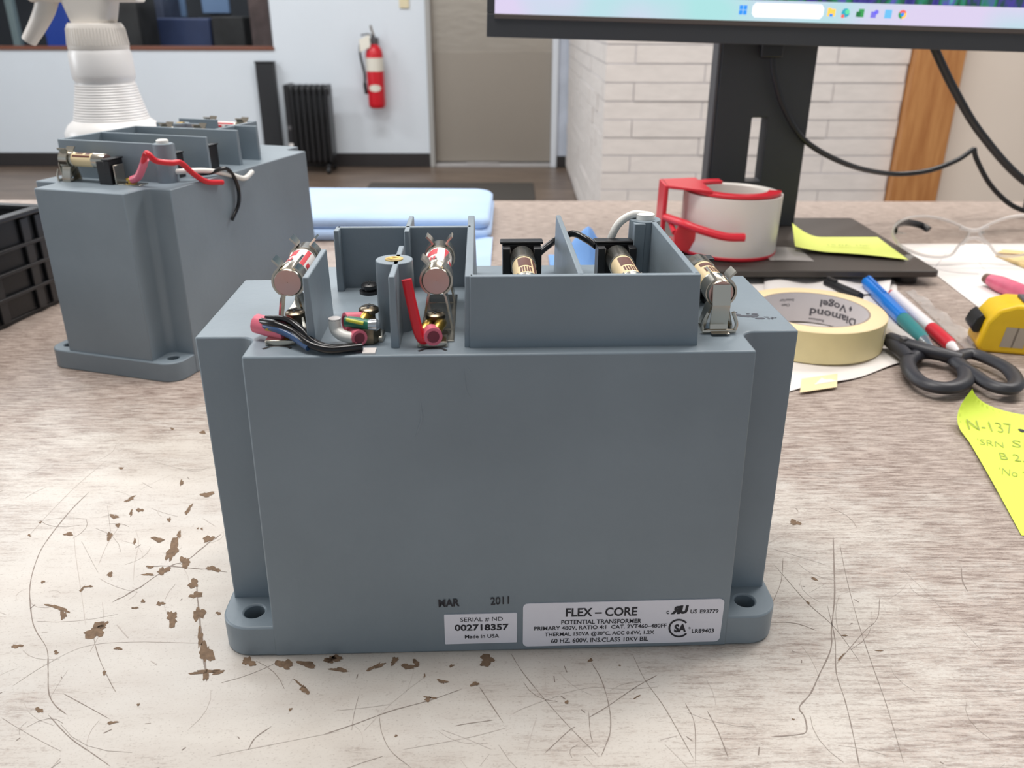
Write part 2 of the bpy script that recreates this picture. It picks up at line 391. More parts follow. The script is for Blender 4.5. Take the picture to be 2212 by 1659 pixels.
p2 = far_box('notice_board', 440, 500, -60, 30, 7.95, .04, 'light_panel', 'plain pale blue panel second from the left behind the dark window', 'panel')
for p_ in (p1, p2):
    p_['group'] = 'pale panels behind the dark window'
    bb = MB(); bb.box(.05, .08, .04, .56, FZ-p_.location.z, 0); bb.build('support_post', 'dark_grey', p_)
area('far_room_light', (-2.6, 7.3, 1.9), 1.2, .3, 30, COOL)

# door
M['kick'] = mat('dull_kick_plate', C(168, 159, 148), .5, .6)
d = thing('door_1', (-.135, RY, FZ), None, None); struct(d)
b = MB(); b.box(-.41, .405, .05, .09, .03, 2.08); b.build('door_panel', 'door', d, .003)
b = MB(); b.box(-.405, .40, .047, .05, .035, Y(1060, 113, RY).z-FZ); b.build('kick_plate', 'kick', d, .001)
b = MB(); b.box(-.443, -.408, -.02, .12, 0, 2.1); b.box(-.443, .44, -.02, .12, 2.082, 2.1); b.build('door_frame', 'frame', d, .004)
b = MB(); b.box(.404, .445, -.02, .12, 0, 2.1); b.build('door_jamb', 'frame_white', d, .004)
b = MB(); b.box(-.408, .404, 0, .12, 0, .02); b.box(-.19, .04, -.004, .03, .02, .028); b.build('threshold', 'pale_grey', d, .002)
# brick pier, oak casing and beige wall to the right
BX, BY, BP, BZ0 = .378, 3.60, .0723, .0606-.0723*14
b = MB(); b.box(BX+.005, 1.60, BY+.005, RY-.02, FZ, CZ)
rw = random.Random(3)
for k in range(0, 38):
    z0 = BZ0+k*BP
    if z0 < FZ+.002 or z0+BP > CZ-.01: continue
    off = [.4957, .781][k % 2] - .407*3
    for j in range(8):
        x0 = max(BX, off+j*.407); x1 = min(1.602, off+(j+1)*.407)
        if x1-x0 < .02: continue
        dy = rw.uniform(-.003, .003); b.box(x0+(.0 if x0 == BX else .0025), x1-.0025, BY+dy, BY+.1, z0+.0025, z0+BP-.0025, 1)
    for j in range(7):
        y0 = BY+.1+j*.407-(k % 2)*.2; y1 = min(RY-.02, y0+.407); y0 = max(y0, BY+.1)
        if y1-y0 < .03: continue
        dx = rw.uniform(-.003, .003); b.box(BX+dx, BX+.1, y0+.0025, y1-.0025, z0+.0025, z0+BP-.0025, 1)
struct(b.build('wall_brick', ['mortar', 'brick']))
b = MB(); b.box(1.604, 1.80, 3.55, 3.66, FZ, CZ); struct(b.build('trim_1', 'oak', bevel=.004))
b = MB(); b.box(1.801, 4, 3.60, 3.7, FZ, CZ); struct(b.build('wall_right', 'wall_warm'))

# things in the room
mt_ = MB(); mt_.prism(rrect(-.52, .52, -.27, .27, .02), 0, .008); o = mt_.build('floor_mat', 'mat_rubber', bevel=.003); o.location = (-.385, 5.12, FZ)
tag(o, 'dark grey rubber mat on the brown floor in front of the steel door', 'mat')
t = thing('leaning_panel', (-1.66, 5.98, FZ), 'tall narrow black panel against the white wall left of the heater', 'panel')
b = MB(); b.box(-.062, .062, -.03, .02, 0, .69); b.build('panel_face', 'black_matt', t, .004)
b = MB(); b.box(-.066, .066, -.034, .024, .69, .70); b.build('panel_cap', 'black_paint', t, .002)

h = thing('oil_heater', (-1.345, 5.82, FZ), 'black finned oil-filled heater on the floor under the window corner', 'heater')
for k in range(7):
    x = -.105+k*.038; b = MB()
    pr_ = rrect(-.075, .075, .06, .565, .03); b.loft([[(x-.0125, y, z) for y, z in pr_], [(x+.0125, y, z) for y, z in pr_]]); b.box(x-.018, x+.018, -.05, .05, .08, .12); b.box(x-.018, x+.018, -.05, .05, .5, .54)
    b.build('heater_fin', 'black_paint', h, .003)
b = MB(); b.prism_y(rrect(-.15, -.115, .07, .57, .012), -.085, .085); cp = b.build('control_panel', 'black_plastic', h, .004)
b = MB(); b.box(-.146, -.118, -.0875, -.085, .13, .2); b.build('rating_sticker', 'white_paper', cp)
b = MB(); b.lathe([(.014, -.088), (.014, -.085)], (-.132, 0, .3), 20, 0, 'y'); b.build('thermostat_knob', 'dark_grey', cp)
for x in (-.12, .11):
    b = MB(); b.box(x-.012, x+.012, -.11, .11, .045, .062); ft = b.build('foot', 'black_paint', h, .003)
    for y in (-.1, .1):
        b = MB(); b.lathe([(.024, -.01), (.024, .01)], (x, y, .024), 20, 0, 'x'); b.build('caster', 'black_plastic', ft, .002)

e = thing('fire_extinguisher', (-.916, 5.925, -.3425), 'red fire extinguisher with cream label bands hanging on the white wall', 'fire extinguisher')
b = MB(); b.lathe([(.045, 0), (.055, .012), (.057, .03), (.057, .34), (.05, .37), (.03, .395), (.02, .4)], n=36); b.build('cylinder', 'ext_red', e)
b = MB(); b.lathe([(.0578, .235), (.0578, .318)], n=36, caps=False); b.build('upper_label', 'ext_label', e)
b = MB(); b.loft([[(.0585*math.sin(a), -.0585*math.cos(a), .13+s_*.022*math.sqrt(max(0, 1-(a/.75)**2))) for a in [(-.75+1.5*k/16) for k in range(17)]] for s_ in (-1, 1)], caps=False, closed=False); b.build('lower_label', 'ext_label', e)
b = MB(); b.lathe([(.02, .4), (.022, .41), (.022, .44), (.014, .445), (.012, .455)], n=20); b.build('valve', 'dark_grey', e)
b = MB(); b.tube([(0, -.005, .45), (-.03, -.02, .462), (-.075, -.03, .455)], .009, 8, flat=.5); b.build('carry_handle', 'black_plastic', e)
b = MB(); b.tube([(.005, -.003, .455), (-.005, -.01, .485), (-.01, -.02, .515)], .007, 8, flat=.5); b.build('squeeze_lever', 'steel', e)
b = MB(); b.tube([(-.02, -.01, .425), (-.075, -.02, .42), (-.09, -.015, .34), (-.07, -.012, .22), (-.072, -.012, .15), (-.066, -.012, .09)], lambda u: .008+(.004 if u > .75 else 0), 10); b.build('hose', 'black_plastic', e)
b = MB(); b.grid(lambda u, v: (-.085+.07*u, -.055+.01*v, .355+.075*v+.03*u), 3, 3, .002); b.build('inspection_tag', 'ext_label', e)
b = MB(); b.box(-.02, .02, .057, .0945, .2, .44); b.build('wall_bracket', 'dark_grey', e)
b = MB(); b.prism_y(rrect(-.032, .032, -.06, .06, .008), -.012, 0); o = b.build('thermostat', 'thermo', bevel=.003); o.location = (-.713, RY, .335)
tag(o, 'small cream wall plate above the fire extinguisher, left of the door', 'wall plate')

# ------------------------------------------------------------------ desk with its worn top
dk = thing('desk', (0, 0, 0), 'wide wood-grain laminate desk with a scratched pale worn patch', 'desk')
b = MB(); b.box(-1.3, 1.3, -.12, 1.203, -.03, 0, 0)
def poly_on_desk(px_pts, m):
    v = [P(x, y, .00012) for x, y in px_pts]; b.add(v, [tuple(range(len(v)-1, -1, -1))], m)
rc = random.Random(11)
def chip(cx, cy, w, h_, rot=0, n=26, m=1):
    w *= 1.14; h_ *= 1.14     # jagged flake, centre in photo pixels (turned into desk coordinates)
    pts = []; ph = [rc.uniform(0, 6.3) for _ in range(4)]
    for k in range(n):
        a = 2*PI*k/n; r = .82+.20*math.sin(2*a+ph[0])+.16*math.sin(3*a+ph[1])+.10*math.sin(5*a+ph[2])+.09*math.sin(9*a+ph[3])+rc.uniform(-.10, .10); r = max(.25, r); x, y = math.cos(a)*w*.5*r, math.sin(a)*h_*.5*r
        ca, sa = math.cos(math.radians(rot)), math.sin(math.radians(rot)); pts.append((cx+x*ca-y*sa, cy+x*sa+y*ca))
    v = [P(x, y, .00012) for x, y in pts]; c0 = P(cx, cy, .00012); b.add([c0]+v, [(0, k+1, (k+1) % n+1) for k in range(n)][::1], m)
def scratch(pts, w=.0004, m=2, jag=0):
    Q = [P(x+rc.uniform(-jag, jag), y+rc.uniform(-jag, jag), .0001) for x, y in [tuple(p)[:2] for p in catmull([(x, y, 0) for x, y in pts], 5)]]
    L_, R_ = [], []
    for i, p in enumerate(Q):
        dd = (Q[min(i+1, len(Q)-1)]-Q[max(i-1, 0)]).normalized(); nn = Vector((-dd.y, dd.x, 0)); ww = w*.62*(.5+.8*rc.random())*(1 if 0 < i < len(Q)-1 else .2)
        L_.append(p+nn*ww*.5); R_.append(p-nn*ww*.5)
    n = len(Q); b.add(L_+R_, [(i+n, i+1+n, i+1, i) for i in range(n-1)], m)
K = .5058
for (x, y, w_, h_, r_) in [(885,490,55,24,0),(555,510,50,14,-25),(487,585,36,20,0),(597,557,30,18,0),(560,568,12,34,20),(503,622,24,14,0),(467,668,28,32,0),(293,659,40,16,-15),(675,683,55,22,0),(738,725,50,90,20),(765,660,14,40,10),(890,680,50,26,-25),(790,780,50,44,-40),(700,815,50,34,-20),(640,800,40,10,0),(910,808,60,22,5),(632,832,44,12,0),(470,832,28,20,0),(826,872,46,40,10),(838,920,58,26,0),(848,1000,46,66,8),(880,1165,60,90,0),(855,1100,22,90,5),(735,1020,52,60,0),(410,1072,95,58,-18),(438,1050,50,20,-30),(250,975,90,20,18),(270,1005,36,30,-40),(685,956,32,20,0),(577,975,28,10,0),(610,946,22,12,-20),(933,998,22,14,0),(880,1262,22,60,0),(875,1248,150,14,-3),(930,1248,70,18,-6),(1062,1205,60,36,0),(1215,1215,70,46,0),(1310,1215,90,26,5),(1410,1195,50,30,0),(1300,1325,40,32,30),(1280,1300,60,10,35),(72,1138,46,18,0),(240,1165,22,16,0),(183,863,16,14,0),(167,1411,36,22,0),(445,1252,18,18,0),(350,895,30,12,-40),(380,883,30,10,0),(505,1148,30,14,0),(478,1465,50,12,-15),(590,1388,16,10,0),(1240,1408,16,12,0),(865,225,34,12,-10),(517,378,26,8,0),(775,440,14,30,20),(805,555,16,50,40),(722,598,14,22,0),(862,637,12,10,0),(845,635,8,8,0),(575,690,10,30,0),(735,210,16,10,0),(125,665,16,10,0),(172,610,10,10,0)]:
    chip(x*K, 820+y*K, w_*K, h_*K, r_)
for (x, y, w_, h_, r_) in [(60,120,110,40,0),(90,185,130,22,10),(310,165,110,26,-25),(420,130,40,50,30),(500,165,70,40,0),(550,145,40,44,-30),(973,128,96,66,0),(706,254,54,26,10),(900,270,56,24,0),(620,360,40,30,0),(762,160,32,16,0),(1590,127,26,22,0),(1765,158,14,12,0),(640,350,70,12,10),(600,220,10,30,0),(430,578,20,14,0),(1870,345,40,10,-30),(1450,378,20,26,0)]:
    chip(700+x*.3617, 1380+y*.3617, w_*.3617, h_*.3617, r_)
for (x, y, w_, h_, r_) in [(470,610,44,24,0),(553,851,38,8,25),(680,1092,30,6,0),(525,952,18,10,30),(665,1185,40,8,-45),(462,1450,12,8,0),(830,1157,30,6,0)]:
    chip(1480+x*.506, 820+y*.506, w_*.506, h_*.506, r_)
def S0(pts, **k): scratch([(x*K, 820+y*K) for x, y in pts], **k)
def S1(pts, **k): scratch([(700+x*.3617, 1380+y*.3617) for x, y in pts], **k)
def S2(pts, **k): scratch([(1480+x*.506, 820+y*.506) for x, y in pts], **k)
S0([(480,950),(600,885),(720,800),(800,770),(880,705),(945,660)], w=.0011, jag=.8); S0([(640,798),(720,796),(830,806),(900,812),(970,822)], w=.0008, jag=.6)
S0([(838,870),(848,980),(862,1100),(884,1290)], w=.0014, jag=1)
S0([(380,480),(300,560),(205,680),(160,760),(128,880),(135,1010),(155,1075),(200,1150),(205,1240),(208,1335),(235,1390),(285,1430)], w=.0007)
S0([(205,1430),(300,1530),(400,1600),(470,1650)], w=.0005); S0([(460,340),(330,450),(210,570),(120,670)], w=.0004, m=3)
S0([(315,570),(320,720),(350,930),(365,1050)], w=.0004, m=3); S0([(390,1060),(420,1180),(470,1290),(495,1335)], w=.0005); S0([(50,1310),(190,1220),(360,1140),(560,1120),(870,1125)], w=.0004, m=3)
S0([(1060,1580),(1090,1530),(1160,1480)], w=.0006); S0([(900,1610),(1100,1570),(1460,1500)], w=.0004, m=3); S0([(270,1340),(380,1400),(470,1450)], w=.0004)
S0([(420,790),(460,700),(520,610)], w=.0005, m=3); S0([(620,340),(820,390),(900,370)], w=.0003, m=3); S0([(580,640),(592,700),(575,780),(570,860)], w=.0004, m=3); S0([(1230,1310),(1260,1260)], w=.0006)
S1([(0,570),(180,510),(400,430),(620,370),(820,300)], w=.0006); S1([(930,290),(990,380),(1070,500)], w=.0006); S1([(1115,85),(1180,190),(1300,340),(1460,520),(1640,700)], w=.0004)
S1([(1595,140),(1650,230),(1690,350),(1710,460),(1708,560),(1680,640),(1655,700)], w=.0006); S1([(1320,680),(1460,550),(1500,525)], w=.0006); S1([(1580,470),(1690,405),(1850,295),(1990,215)], w=.0005)
S1([(1400,330),(1600,290),(1800,300),(2000,285)], w=.0004, m=3); S1([(1840,90),(1920,250),(2040,420),(2210,720)], w=.0004); S1([(470,660),(700,620),(900,580),(1090,530)], w=.0005, m=3)
S1([(780,520),(860,505),(1010,485)], w=.0005); S1([(330,460),(345,560),(400,670),(520,770)], w=.0004); S1([(1120,450),(1200,410),(1400,340)], w=.0004, m=3); S1([(930,760),(985,690)], w=.0006); S1([(1555,700),(1600,750)], w=.0006)
S1([(60,430),(250,410),(400,390)], w=.0005, m=3); S1([(1210,670),(1240,560),(1265,480)], w=.0004, m=3); S1([(700,540),(860,600),(1000,660)], w=.0004, m=3); S1([(1580,430),(1590,560),(1605,620)], w=.0004)
S2([(632,668),(636,800),(638,930),(625,1060),(622,1150),(570,1265),(535,1340),(488,1398),(510,1440),(518,1500),(480,1515),(365,1525)], w=.0009)
S2([(660,700),(690,850),(740,1040),(800,1220),(860,1390),(935,1640)], w=.0004); S2([(608,965),(640,1110),(645,1250),(680,1360),(710,1480),(745,1655)], w=.0006)
S2([(418,760),(410,860),(370,960)], w=.0005); S2([(380,790),(520,950),(640,1060),(750,1210)], w=.0004); S2([(360,1036),(470,1040),(560,1070)], w=.0005); S2([(1178,800),(1185,860),(1208,905)], w=.0008)
S2([(900,780),(1080,960),(1280,1170)], w=.0003, m=3); S2([(830,930),(820,1020),(760,1080),(645,1215)], w=.0004); S2([(95,1415),(140,1500),(185,1615)], w=.0006); S2([(0,1380),(40,1470),(45,1650)], w=.0004); S2([(400,360),(520,400),(650,425)], w=.0005, m=3)
S2([(650,300),(652,480)], w=.0004, m=3); S2([(370,720),(500,760),(600,790)], w=.0005, m=3); S2([(530,910),(600,870)], w=.0005); S2([(640,930),(730,890)], w=.0004); S2([(300,1200),(480,1350)], w=.0003, m=3)
for k in range(110):    # small nicks around the worn patch
    x, y = rc.uniform(-.30, .16), rc.uniform(.15, .42)
    if -.12 < x < .12 and y > .27: continue
    a = rc.uniform(0, PI); l = rc.uniform(.001, .004)*(1 if k % 3 else 3); w_ = rc.uniform(.0002, .0005); dx, dy = math.cos(a)*l, math.sin(a)*l
    b.add([(x, y, .0001), (x+dx, y+dy, .0001), (x+dx-dy/l*w_, y+dy+dx/l*w_, .0001), (x-dy/l*w_, y+dx/l*w_, .0001)], [(0, 1, 2, 3)], 2 if k % 3 else 3)
for k in range(230):    # faint hairline scratches crossing the worn patch
    x, y = rc.uniform(-.32, .20), rc.uniform(.14, .45)
    if -.125 < x < .125 and y > .272: continue
    a = rc.uniform(0, PI); l = rc.uniform(.006, .035); bend = rc.uniform(-.004, .004); w_ = rc.uniform(.00010, .00022); c_, s_ = math.cos(a), math.sin(a)
    L_ = [(x+c_*l*t_-s_*bend*4*t_*(1-t_), y+s_*l*t_+c_*bend*4*t_*(1-t_)) for t_ in (0, .25, .5, .75, 1)]
    if any(-.12 < p[0] < .115 and p[1] > .2725 for p in L_): continue
    b.add([(p[0], p[1], .0001) for p in L_]+[(p[0]-s_*w_, p[1]+c_*w_, .0001) for p in L_], [(i, i+1, i+6, i+5) for i in range(4)], 3 if k % 4 else 2)
dtop = b.build('desktop', ['desk', 'chip', 'scratch', 'scratch_light'], dk)
b = MB(); b.box(-1.298, 1.298, 1.2031, 1.2045, -.03, 0); b.build('edge_band', 'desk', dk)
for x in (-1.25, 1.2):
    for y in (-.08, 1.12): bb = MB(); bb.box(x, x+.05, y, y+.05, FZ, -.03); bb.build('leg', 'black_paint', dk, .003)

# ------------------------------------------------------------------ the two transformers
H = .1355; ZT = .1624; NN = .0204; HF = .0147; DT = .1149
def body_plan(wf, wn, r=.0055):
    q = [(wf, 0)]
    for k in range(7):
        a = PI+ -PI/2*k/6; q.append((wf+r+r*math.cos(a), NN-r+r*math.sin(a)))
    q.append((wn, NN))
    right = q + [(x, DT-y) for x, y in reversed(q)]
    return right + [(-x, y) for x, y in reversed(right)]
def clip(mb, x, y0, y1, zb, zc, r, m=0, ears=True):
    for s_ in (-1, 1):
        pts = [(x+s_*.0015, zb+.0004), (x+s_*.0052, zb+.0006), (x+s_*.0054, zb+.0015), (x+s_*.0034, zc-r-.0012)]
        for k in range(9):
            a = math.radians(-62+k*14.5); pts.append((x+s_*(r+.0004)*math.cos(a), zc+(r+.0004)*math.sin(a)))
        if ears: pts += [(x+s_*r*.50, zc+r*1.02), (x+s_*r*.62, zc+r*1.22), (x+s_*r*.95, zc+r*1.55)]
        mb.strip(pts, y0, y1, .0008, m)
    mb.box(x-.006, x+.006, y0, y1, zb, zb+.0008, m)
def fuse(root, x, y0, y1, z, r, body, band, txt=None, far=.0105):
    b = MB(); b.lathe([(r*.92, y0+.006), (r*.92, y1-.006)], (x, 0, z), 28, 0, 'y', caps=False); f = b.build('fuse', body, root)
    for s_, a, c in ((1, y0, y0+.0105), (-1, y1, y1-far)):
        b = MB(); b.lathe([(r*.9, a), (r, a+s_*.0008), (r, c-s_*.001), (r*1.02, c-s_*.0005), (r*.93, c)], (x, 0, z), 28, 0, 'y', caps=False)
        b.lathe([(r*.9, a), (.0001, a+s_*.0003)], (x, 0, z), 28, 1, 'y', caps=False); b.build('end_cap', ['steel', 'copper'], f)
    b = MB()
    ym0, ym1 = y0+.0115, y1-far-.001
    def arc(a0, a1, ya, yb, m=0, n=6):
        rr = r*.935
        b.loft([[(x+rr*math.cos(math.radians(a0+(a1-a0)*k/n)), yy, z+rr*math.sin(math.radians(a0+(a1-a0)*k/n))) for k in range(n+1)] for yy in (ya, yb)], m, caps=False, closed=False)
    rr_ = random.Random(int(x*1e5))
    if band == 'red_print':
        arc(40, 60, ym0, ym1); arc(95, 175, ym0+.009, ym1-.001)
        for k in range(4): arc(100+k*16, 110+k*16, ym0+.001, ym0+.006)
        arc(8, 30, ym0+.002, ym0+.007)
    else:
        arc(30, 50, ym0, ym1); arc(60, 125, ym0+.010, ym1-.001)
        for k in range(5): arc(62+k*12, 70+k*12, ym0+.001+rr_.random()*.002, ym0+.008)
    b.build('fuse_print', band, f)
    if txt:
        b = MB(); v, fc = glyphs(txt); rr = r*.94
        b.add([(x+rr*math.cos(math.radians(150-60*u)), ym0+.0012+w*.003, z+rr*math.sin(math.radians(150-60*u))) for u, w in v], fc, 0); b.build('fuse_code', 'ink', f)
    return f
def screw(root, x, y, z, r=.0034, m='darksteel', base=None):
    b = MB(); zb = H if base is None else base
    b.lathe([(r*1.25, zb), (r*1.25, zb+.0012), (r*.62, zb+.0013), (r*.62, z-.0022), (r, z-.0022), (r, z-.0008), (r*.7, z), (.0001, z+.0001)], (x, y, 0), 20)
    s_ = b.build('terminal_screw', m, root)
    bb = MB(); bb.box(x-r*.7, x+r*.7, y-.0004, y+.0004, z-.0002, z+.00025); bb.box(x-.0004, x+.0004, y-r*.7, y+r*.7, z-.0002, z+.00025); bb.build('screw_slot', 'hole', s_)
    return s_
def holder(root, x, y, w_=.0172, top=.1528):
    b = MB(); b.box(x-w_/2, x+w_/2, y, y+.005, H, top); h_ = b
    for s_ in (-1, 1): b.box(x+s_*w_/2-(.0035 if s_ > 0 else 0), x+s_*w_/2+(.0035 if s_ < 0 else 0), y-.006, y+.0005, H, top-.0006)
    b.box(x-w_/2-.001, x+w_/2+.001, y-.0005, y+.0055, top, top+.0012)
    return b.build('fuse_holder', 'black_plastic', root, .0004)
def make_transformer(root, main):
    b = MB(); b.prism(body_plan(.0955, .1163), 0, H, 0, body_plan(.0924, .115)); bd = b.build('body', 'grey', root, .0007)
    b = MB(); b.prism(rrect(-.1180, .1180, .0003, DT-.0003, .0125, 8), 0, HF)
    base = b.build('mounting_base', 'grey', None, 0); cb = MB()
    for sx in (-1, 1):
        for y in (.0111, DT-.0111): cb.lathe([(.0043, -.01), (.0043, .03)], (sx*.1052, y, 0), 28)
    cut(base, cb); base.parent = root; bv = base.modifiers.new('bevel', 'BEVEL'); bv.width = .0008; bv.segments = 2; bv.limit_method = 'ANGLE'; bv.angle_limit = math.radians(50)
    for sx in (-1, 1):
        for y in (.0111, DT-.0111): cb = MB(); cb.lathe([(.0046, 0.0002), (.0046, .0012)], (sx*.1052, y, 0), 24); cb.build('hole_bottom', 'hole', base)
    # barriers
    def div(x, y0, y1, t=.0022, z1=ZT): bb = MB(); bb.loft([[(x-t*k, y0, z), (x+t*k, y0, z), (x+t*k, y1, z), (x-t*k, y1, z)] for z, k in ((H-.0005, .72), (z1, .5))]); return bb
    div(-.0685, .007, .0455).build('divider', 'grey', root, .0004); div(-.0685, .0756, .0840).build('divider', 'grey', root, .0004)
    div(-.0385, .007, .050).build('divider', 'grey', root, .0004); div(-.0385, .0740, .1033).build('divider', 'grey', root, .0004)
    div(-.0112, .007, .1033, .003).build('divider', 'grey', root, .0004)
    div(.0287, .008, .1033).build('divider', 'grey', root, .0004)
    div(.0702, .008, .0900).build('divider', 'grey', root, .0004)
    b = MB(); b.loft([[(-.0115, .0062, H-.0005), (.0722, .0062, H-.0005), (.0722, .0098, H-.0005), (-.0115, .0098, H-.0005)], [(-.0110, .0066, ZT), (.0712, .0066, ZT), (.0712, .0092, ZT), (-.0110, .0092, ZT)]]); b.build('barrier_wall', 'grey', root, .0004)
    b = MB(); b.loft([[(-.0695, .0808, H-.0005), (-.0115, .0808, H-.0005), (-.0115, .0842, H-.0005), (-.0695, .0842, H-.0005)], [(-.0690, .0812, ZT), (-.0110, .0812, ZT), (-.0110, .0838, ZT), (-.0690, .0838, ZT)]]); b.build('barrier_wall', 'grey', root, .0004)
    for x, y, ins in ((-.0396, .0300, 'brass'), (.0672, .0945, 'white_wire')):
        b = MB(); b.lathe([(.0074, H-.0005), (.0070, ZT)], (x, y, 0), 32); pst = b.build('threaded_post', 'grey', root, .0003)
        b = MB()
        if ins == 'brass': b.lathe([(.0034, ZT-.0001), (.0034, ZT+.0003), (.0022, ZT+.0003), (.0018, ZT+.0001), (.0001, ZT+.0001)], (x, y, 0), 24); b.build('brass_insert', 'brass', pst)
        else: b.lathe([(.0042, ZT), (.0042, ZT+.0022), (.003, ZT+.0028), (.0001, ZT+.0028)], (x, y, 0), 24); b.build('white_cap', 'white_wire', pst)
    b = MB(); b.box(.0612, .0662, .0868, .1, H, ZT-.0006); b.build('post_rib', 'grey', root, .0004)
    # fuses in their clips
    for x, z, y0, y1, bdy, prn, cy in ((-.0795, .1546, .0265, .0675, 'white_paper', 'red_print', (.0275, .0595)), (-.0238, .1556, .0235, .0645, 'white_paper', 'red_print', (.0245, .0565))):
        fuse(root, x, y0, y1, z, .0055, bdy, prn, '15' if main else None)
        for c_ in cy:
            b = MB(); clip(b, x, c_, c_+.0068, H, z, .0055); b.build('fuse_clip', 'steel', root)
        b = MB(); b.box(x-.0065, x+.0065, .0125, .068, H, H+.0007); b.build('terminal_strip', 'steel', root, .0002)
    for x, z, y0, y1 in ((.0112, .1478, .0330, .0845), (.0535, .1478, .0330, .0845)):
        fuse(root, x, y0, y1, z, .0054, 'cream', 'brown_print', far=.0165); b = MB(); clip(b, x, .0370, .0435, H, z, .0052, ears=False); b.build('fuse_clip', 'steel', root); holder(root, x, .0880)
    xr, zr = .0832, .1508
    fuse(root, xr, .0205, .0585, zr, .0052, 'cream', 'brown_print')
    b = MB(); clip(b, xr+.0004, .0215, .0285, H, zr, .0052); b.build('fuse_clip', 'steel', root)
    b = MB(); tb = [(.0150, H+.0010), (.0185, H+.0014), (.0190, H+.0035), (.0180, zr-.004), (.0195, zr+.001), (.0200, zr+.0035)]
    for i in range(len(tb)-1):
        (ya, za), (yb, zb_) = tb[i], tb[i+1]; b.add([(xr-.0034, ya, za), (xr+.0034, ya, za), (xr+.0034, yb, zb_), (xr-.0034, yb, zb_), (xr-.0034, ya+.0007, za), (xr+.0034, ya+.0007, za), (xr+.0034, yb+.0007, zb_), (xr-.0034, yb+.0007, zb_)], [(0, 1, 2, 3), (7, 6, 5, 4), (0, 3, 7, 4), (1, 5, 6, 2), (3, 2, 6, 7), (0, 4, 5, 1)])
    for s_ in (-1, 1): b.tube([(xr+s_*.0062, .0185, H+.0012), (xr+s_*.0066, .0185, H+.004), (xr+s_*.0048, .0185, H+.0085)], .0007, 8)
    b.tube([(xr-.0064, .0182, H+.0010), (xr+.0064, .0182, H+.0010)], .0008, 8, smooth=0); b.build('stop_tab', 'steel', root)
    holder(root, xr-.0005, .0600, .014, .1522)
    b = MB(); b.box(xr-.005, xr+.005, .068, .086, H, H+.0008); b.box(xr-.005, xr+.005, .0665, .0674, H, .149); b.build('terminal_strip', 'steel', root, .0002)
    screw(root, xr+.001, .0765, H+.0052, .0032, 'brass')
def wire(root, pts, r, m, name='wire', **k):
    b = MB(); b.tube(pts, r, 12, **k); return b.build(name, m, root)

tm = thing('potential_transformer', (-.00376, .277, 0), 'large grey resin transformer with white serial labels, nearest on the worn desk', 'transformer', math.radians(2.1))
tm['group'] = 'grey potential transformers on the desk'
make_transformer(tm, True)
# front terminals and loose wires
screw(tm, -.0770, .0225, .1452, .0037); screw(tm, -.0242, .0190, .1452, .0037); screw(tm, -.0492, .0215, .1468, .0037); screw(tm, -.0556, .0735, .1400, .0036, 'black_plastic')
for x, y, z in ((-.0838, .0170, .1400), (-.0792, .0160, .1402), (-.0272, .0140, .1408), (-.0226, .0135, .1412), (-.0500, .0185, .1432)):
    b = MB(); b.tube([(x-.0012, y-.003, z-.0006), (x, y, z+.0006), (x+.0006, y+.004, z)], .0021, 10, smooth=4); b.build('brass_lug', 'brass', tm)
for x, y in ((-.0808, .0125), (-.0250, .0090), (-.0490, .0150)):
    b = MB(); b.prism([(x-.0055, y-.002), (x+.0055, y-.002), (x+.0055, y+.006), (x-.0055, y+.006)], H, H+.0022); b.build('terminal_tab', 'steel', tm, .0004)
b = MB(); b.lathe([(.0045, H), (.0045, H+.006), (.0038, H+.0062), (.0038, H+.0085)], (-.0488, .0145, 0), 6); b.build('terminal_nut', 'darksteel', tm, .0003)
def ring(root, pts, ro, m):     # open-ended crimp sleeve seen on its mouth
    b = MB(); p0, p1 = Vector(pts[0]), Vector(pts[1]); b.tube([p0, p1], ro, 16, smooth=0); o = b.build('crimp_sleeve', m, root)
    bb = MB(); d_ = (p0-p1).normalized(); bb.tube([p0+d_*.00015, p0-d_*.001], ro*.66, 14, smooth=0); bb.build('sleeve_mouth', 'pink_dark', o); return o
ring(tm, [(-.0912, .0205, .1408), (-.0790, .0150, .1394)], .0037, 'pink')
wire(tm, [(-.0885, .0178, .1424), (-.0830, .0140, .1428), (-.0760, .0105, .1412), (-.0690, .0040, .1388), (-.0620, .0012, .1376), (-.0560, .0022, .1374), (-.0500, .0040, .1374)], .0015, 'black_gloss')
wire(tm, [(-.0880, .0168, .1412), (-.0820, .0126, .1412), (-.0755, .0085, .1398), (-.0690, .0030, .1376)], .0013, 'blue_sheen')  # added strand that paints the blue reflection along the black wire
wire(tm, [(-.0870, .0190, .1432), (-.0790, .0152, .1440), (-.0735, .0110, .1424), (-.0680, .0065, .1388), (-.0610, .0035, .1374), (-.0525, .0048, .1374)], .0013, 'black_gloss')
ring(tm, [(-.0575, .0150, .1432), (-.0505, .0190, .1420)], .0033, 'pink'); ring(tm, [(-.0515, .0090, .1388), (-.0545, .0150, .1384)], .0030, 'pink')
wire(tm, [(-.0568, .0140, .1436), (-.0530, .0130, .1434), (-.0478, .0125, .1424)], .0021, 'green_wire')
wire(tm, [(-.0562, .0122, .1448), (-.0530, .0112, .1444), (-.0500, .0108, .1438)], .0007, 'yellow_wire', 'wire_stripe')
b = MB(); b.lathe([(.0020, 0), (.0023, .003), (.0013, .0042), (.0001, .0043)], n=16); b.xf(Matrix.Translation((-.0484, .0122, .1426)) @ Matrix.Rotation(PI/2, 4, 'Y')); b.build('clear_wire_tip', 'clear_tip', tm)
wire(tm, [(-.0608, .0135, .1445), (-.0607, .0132, .1408), (-.0580, .0115, .1390), (-.0535, .0100, .1384)], .0022, 'white_wire')
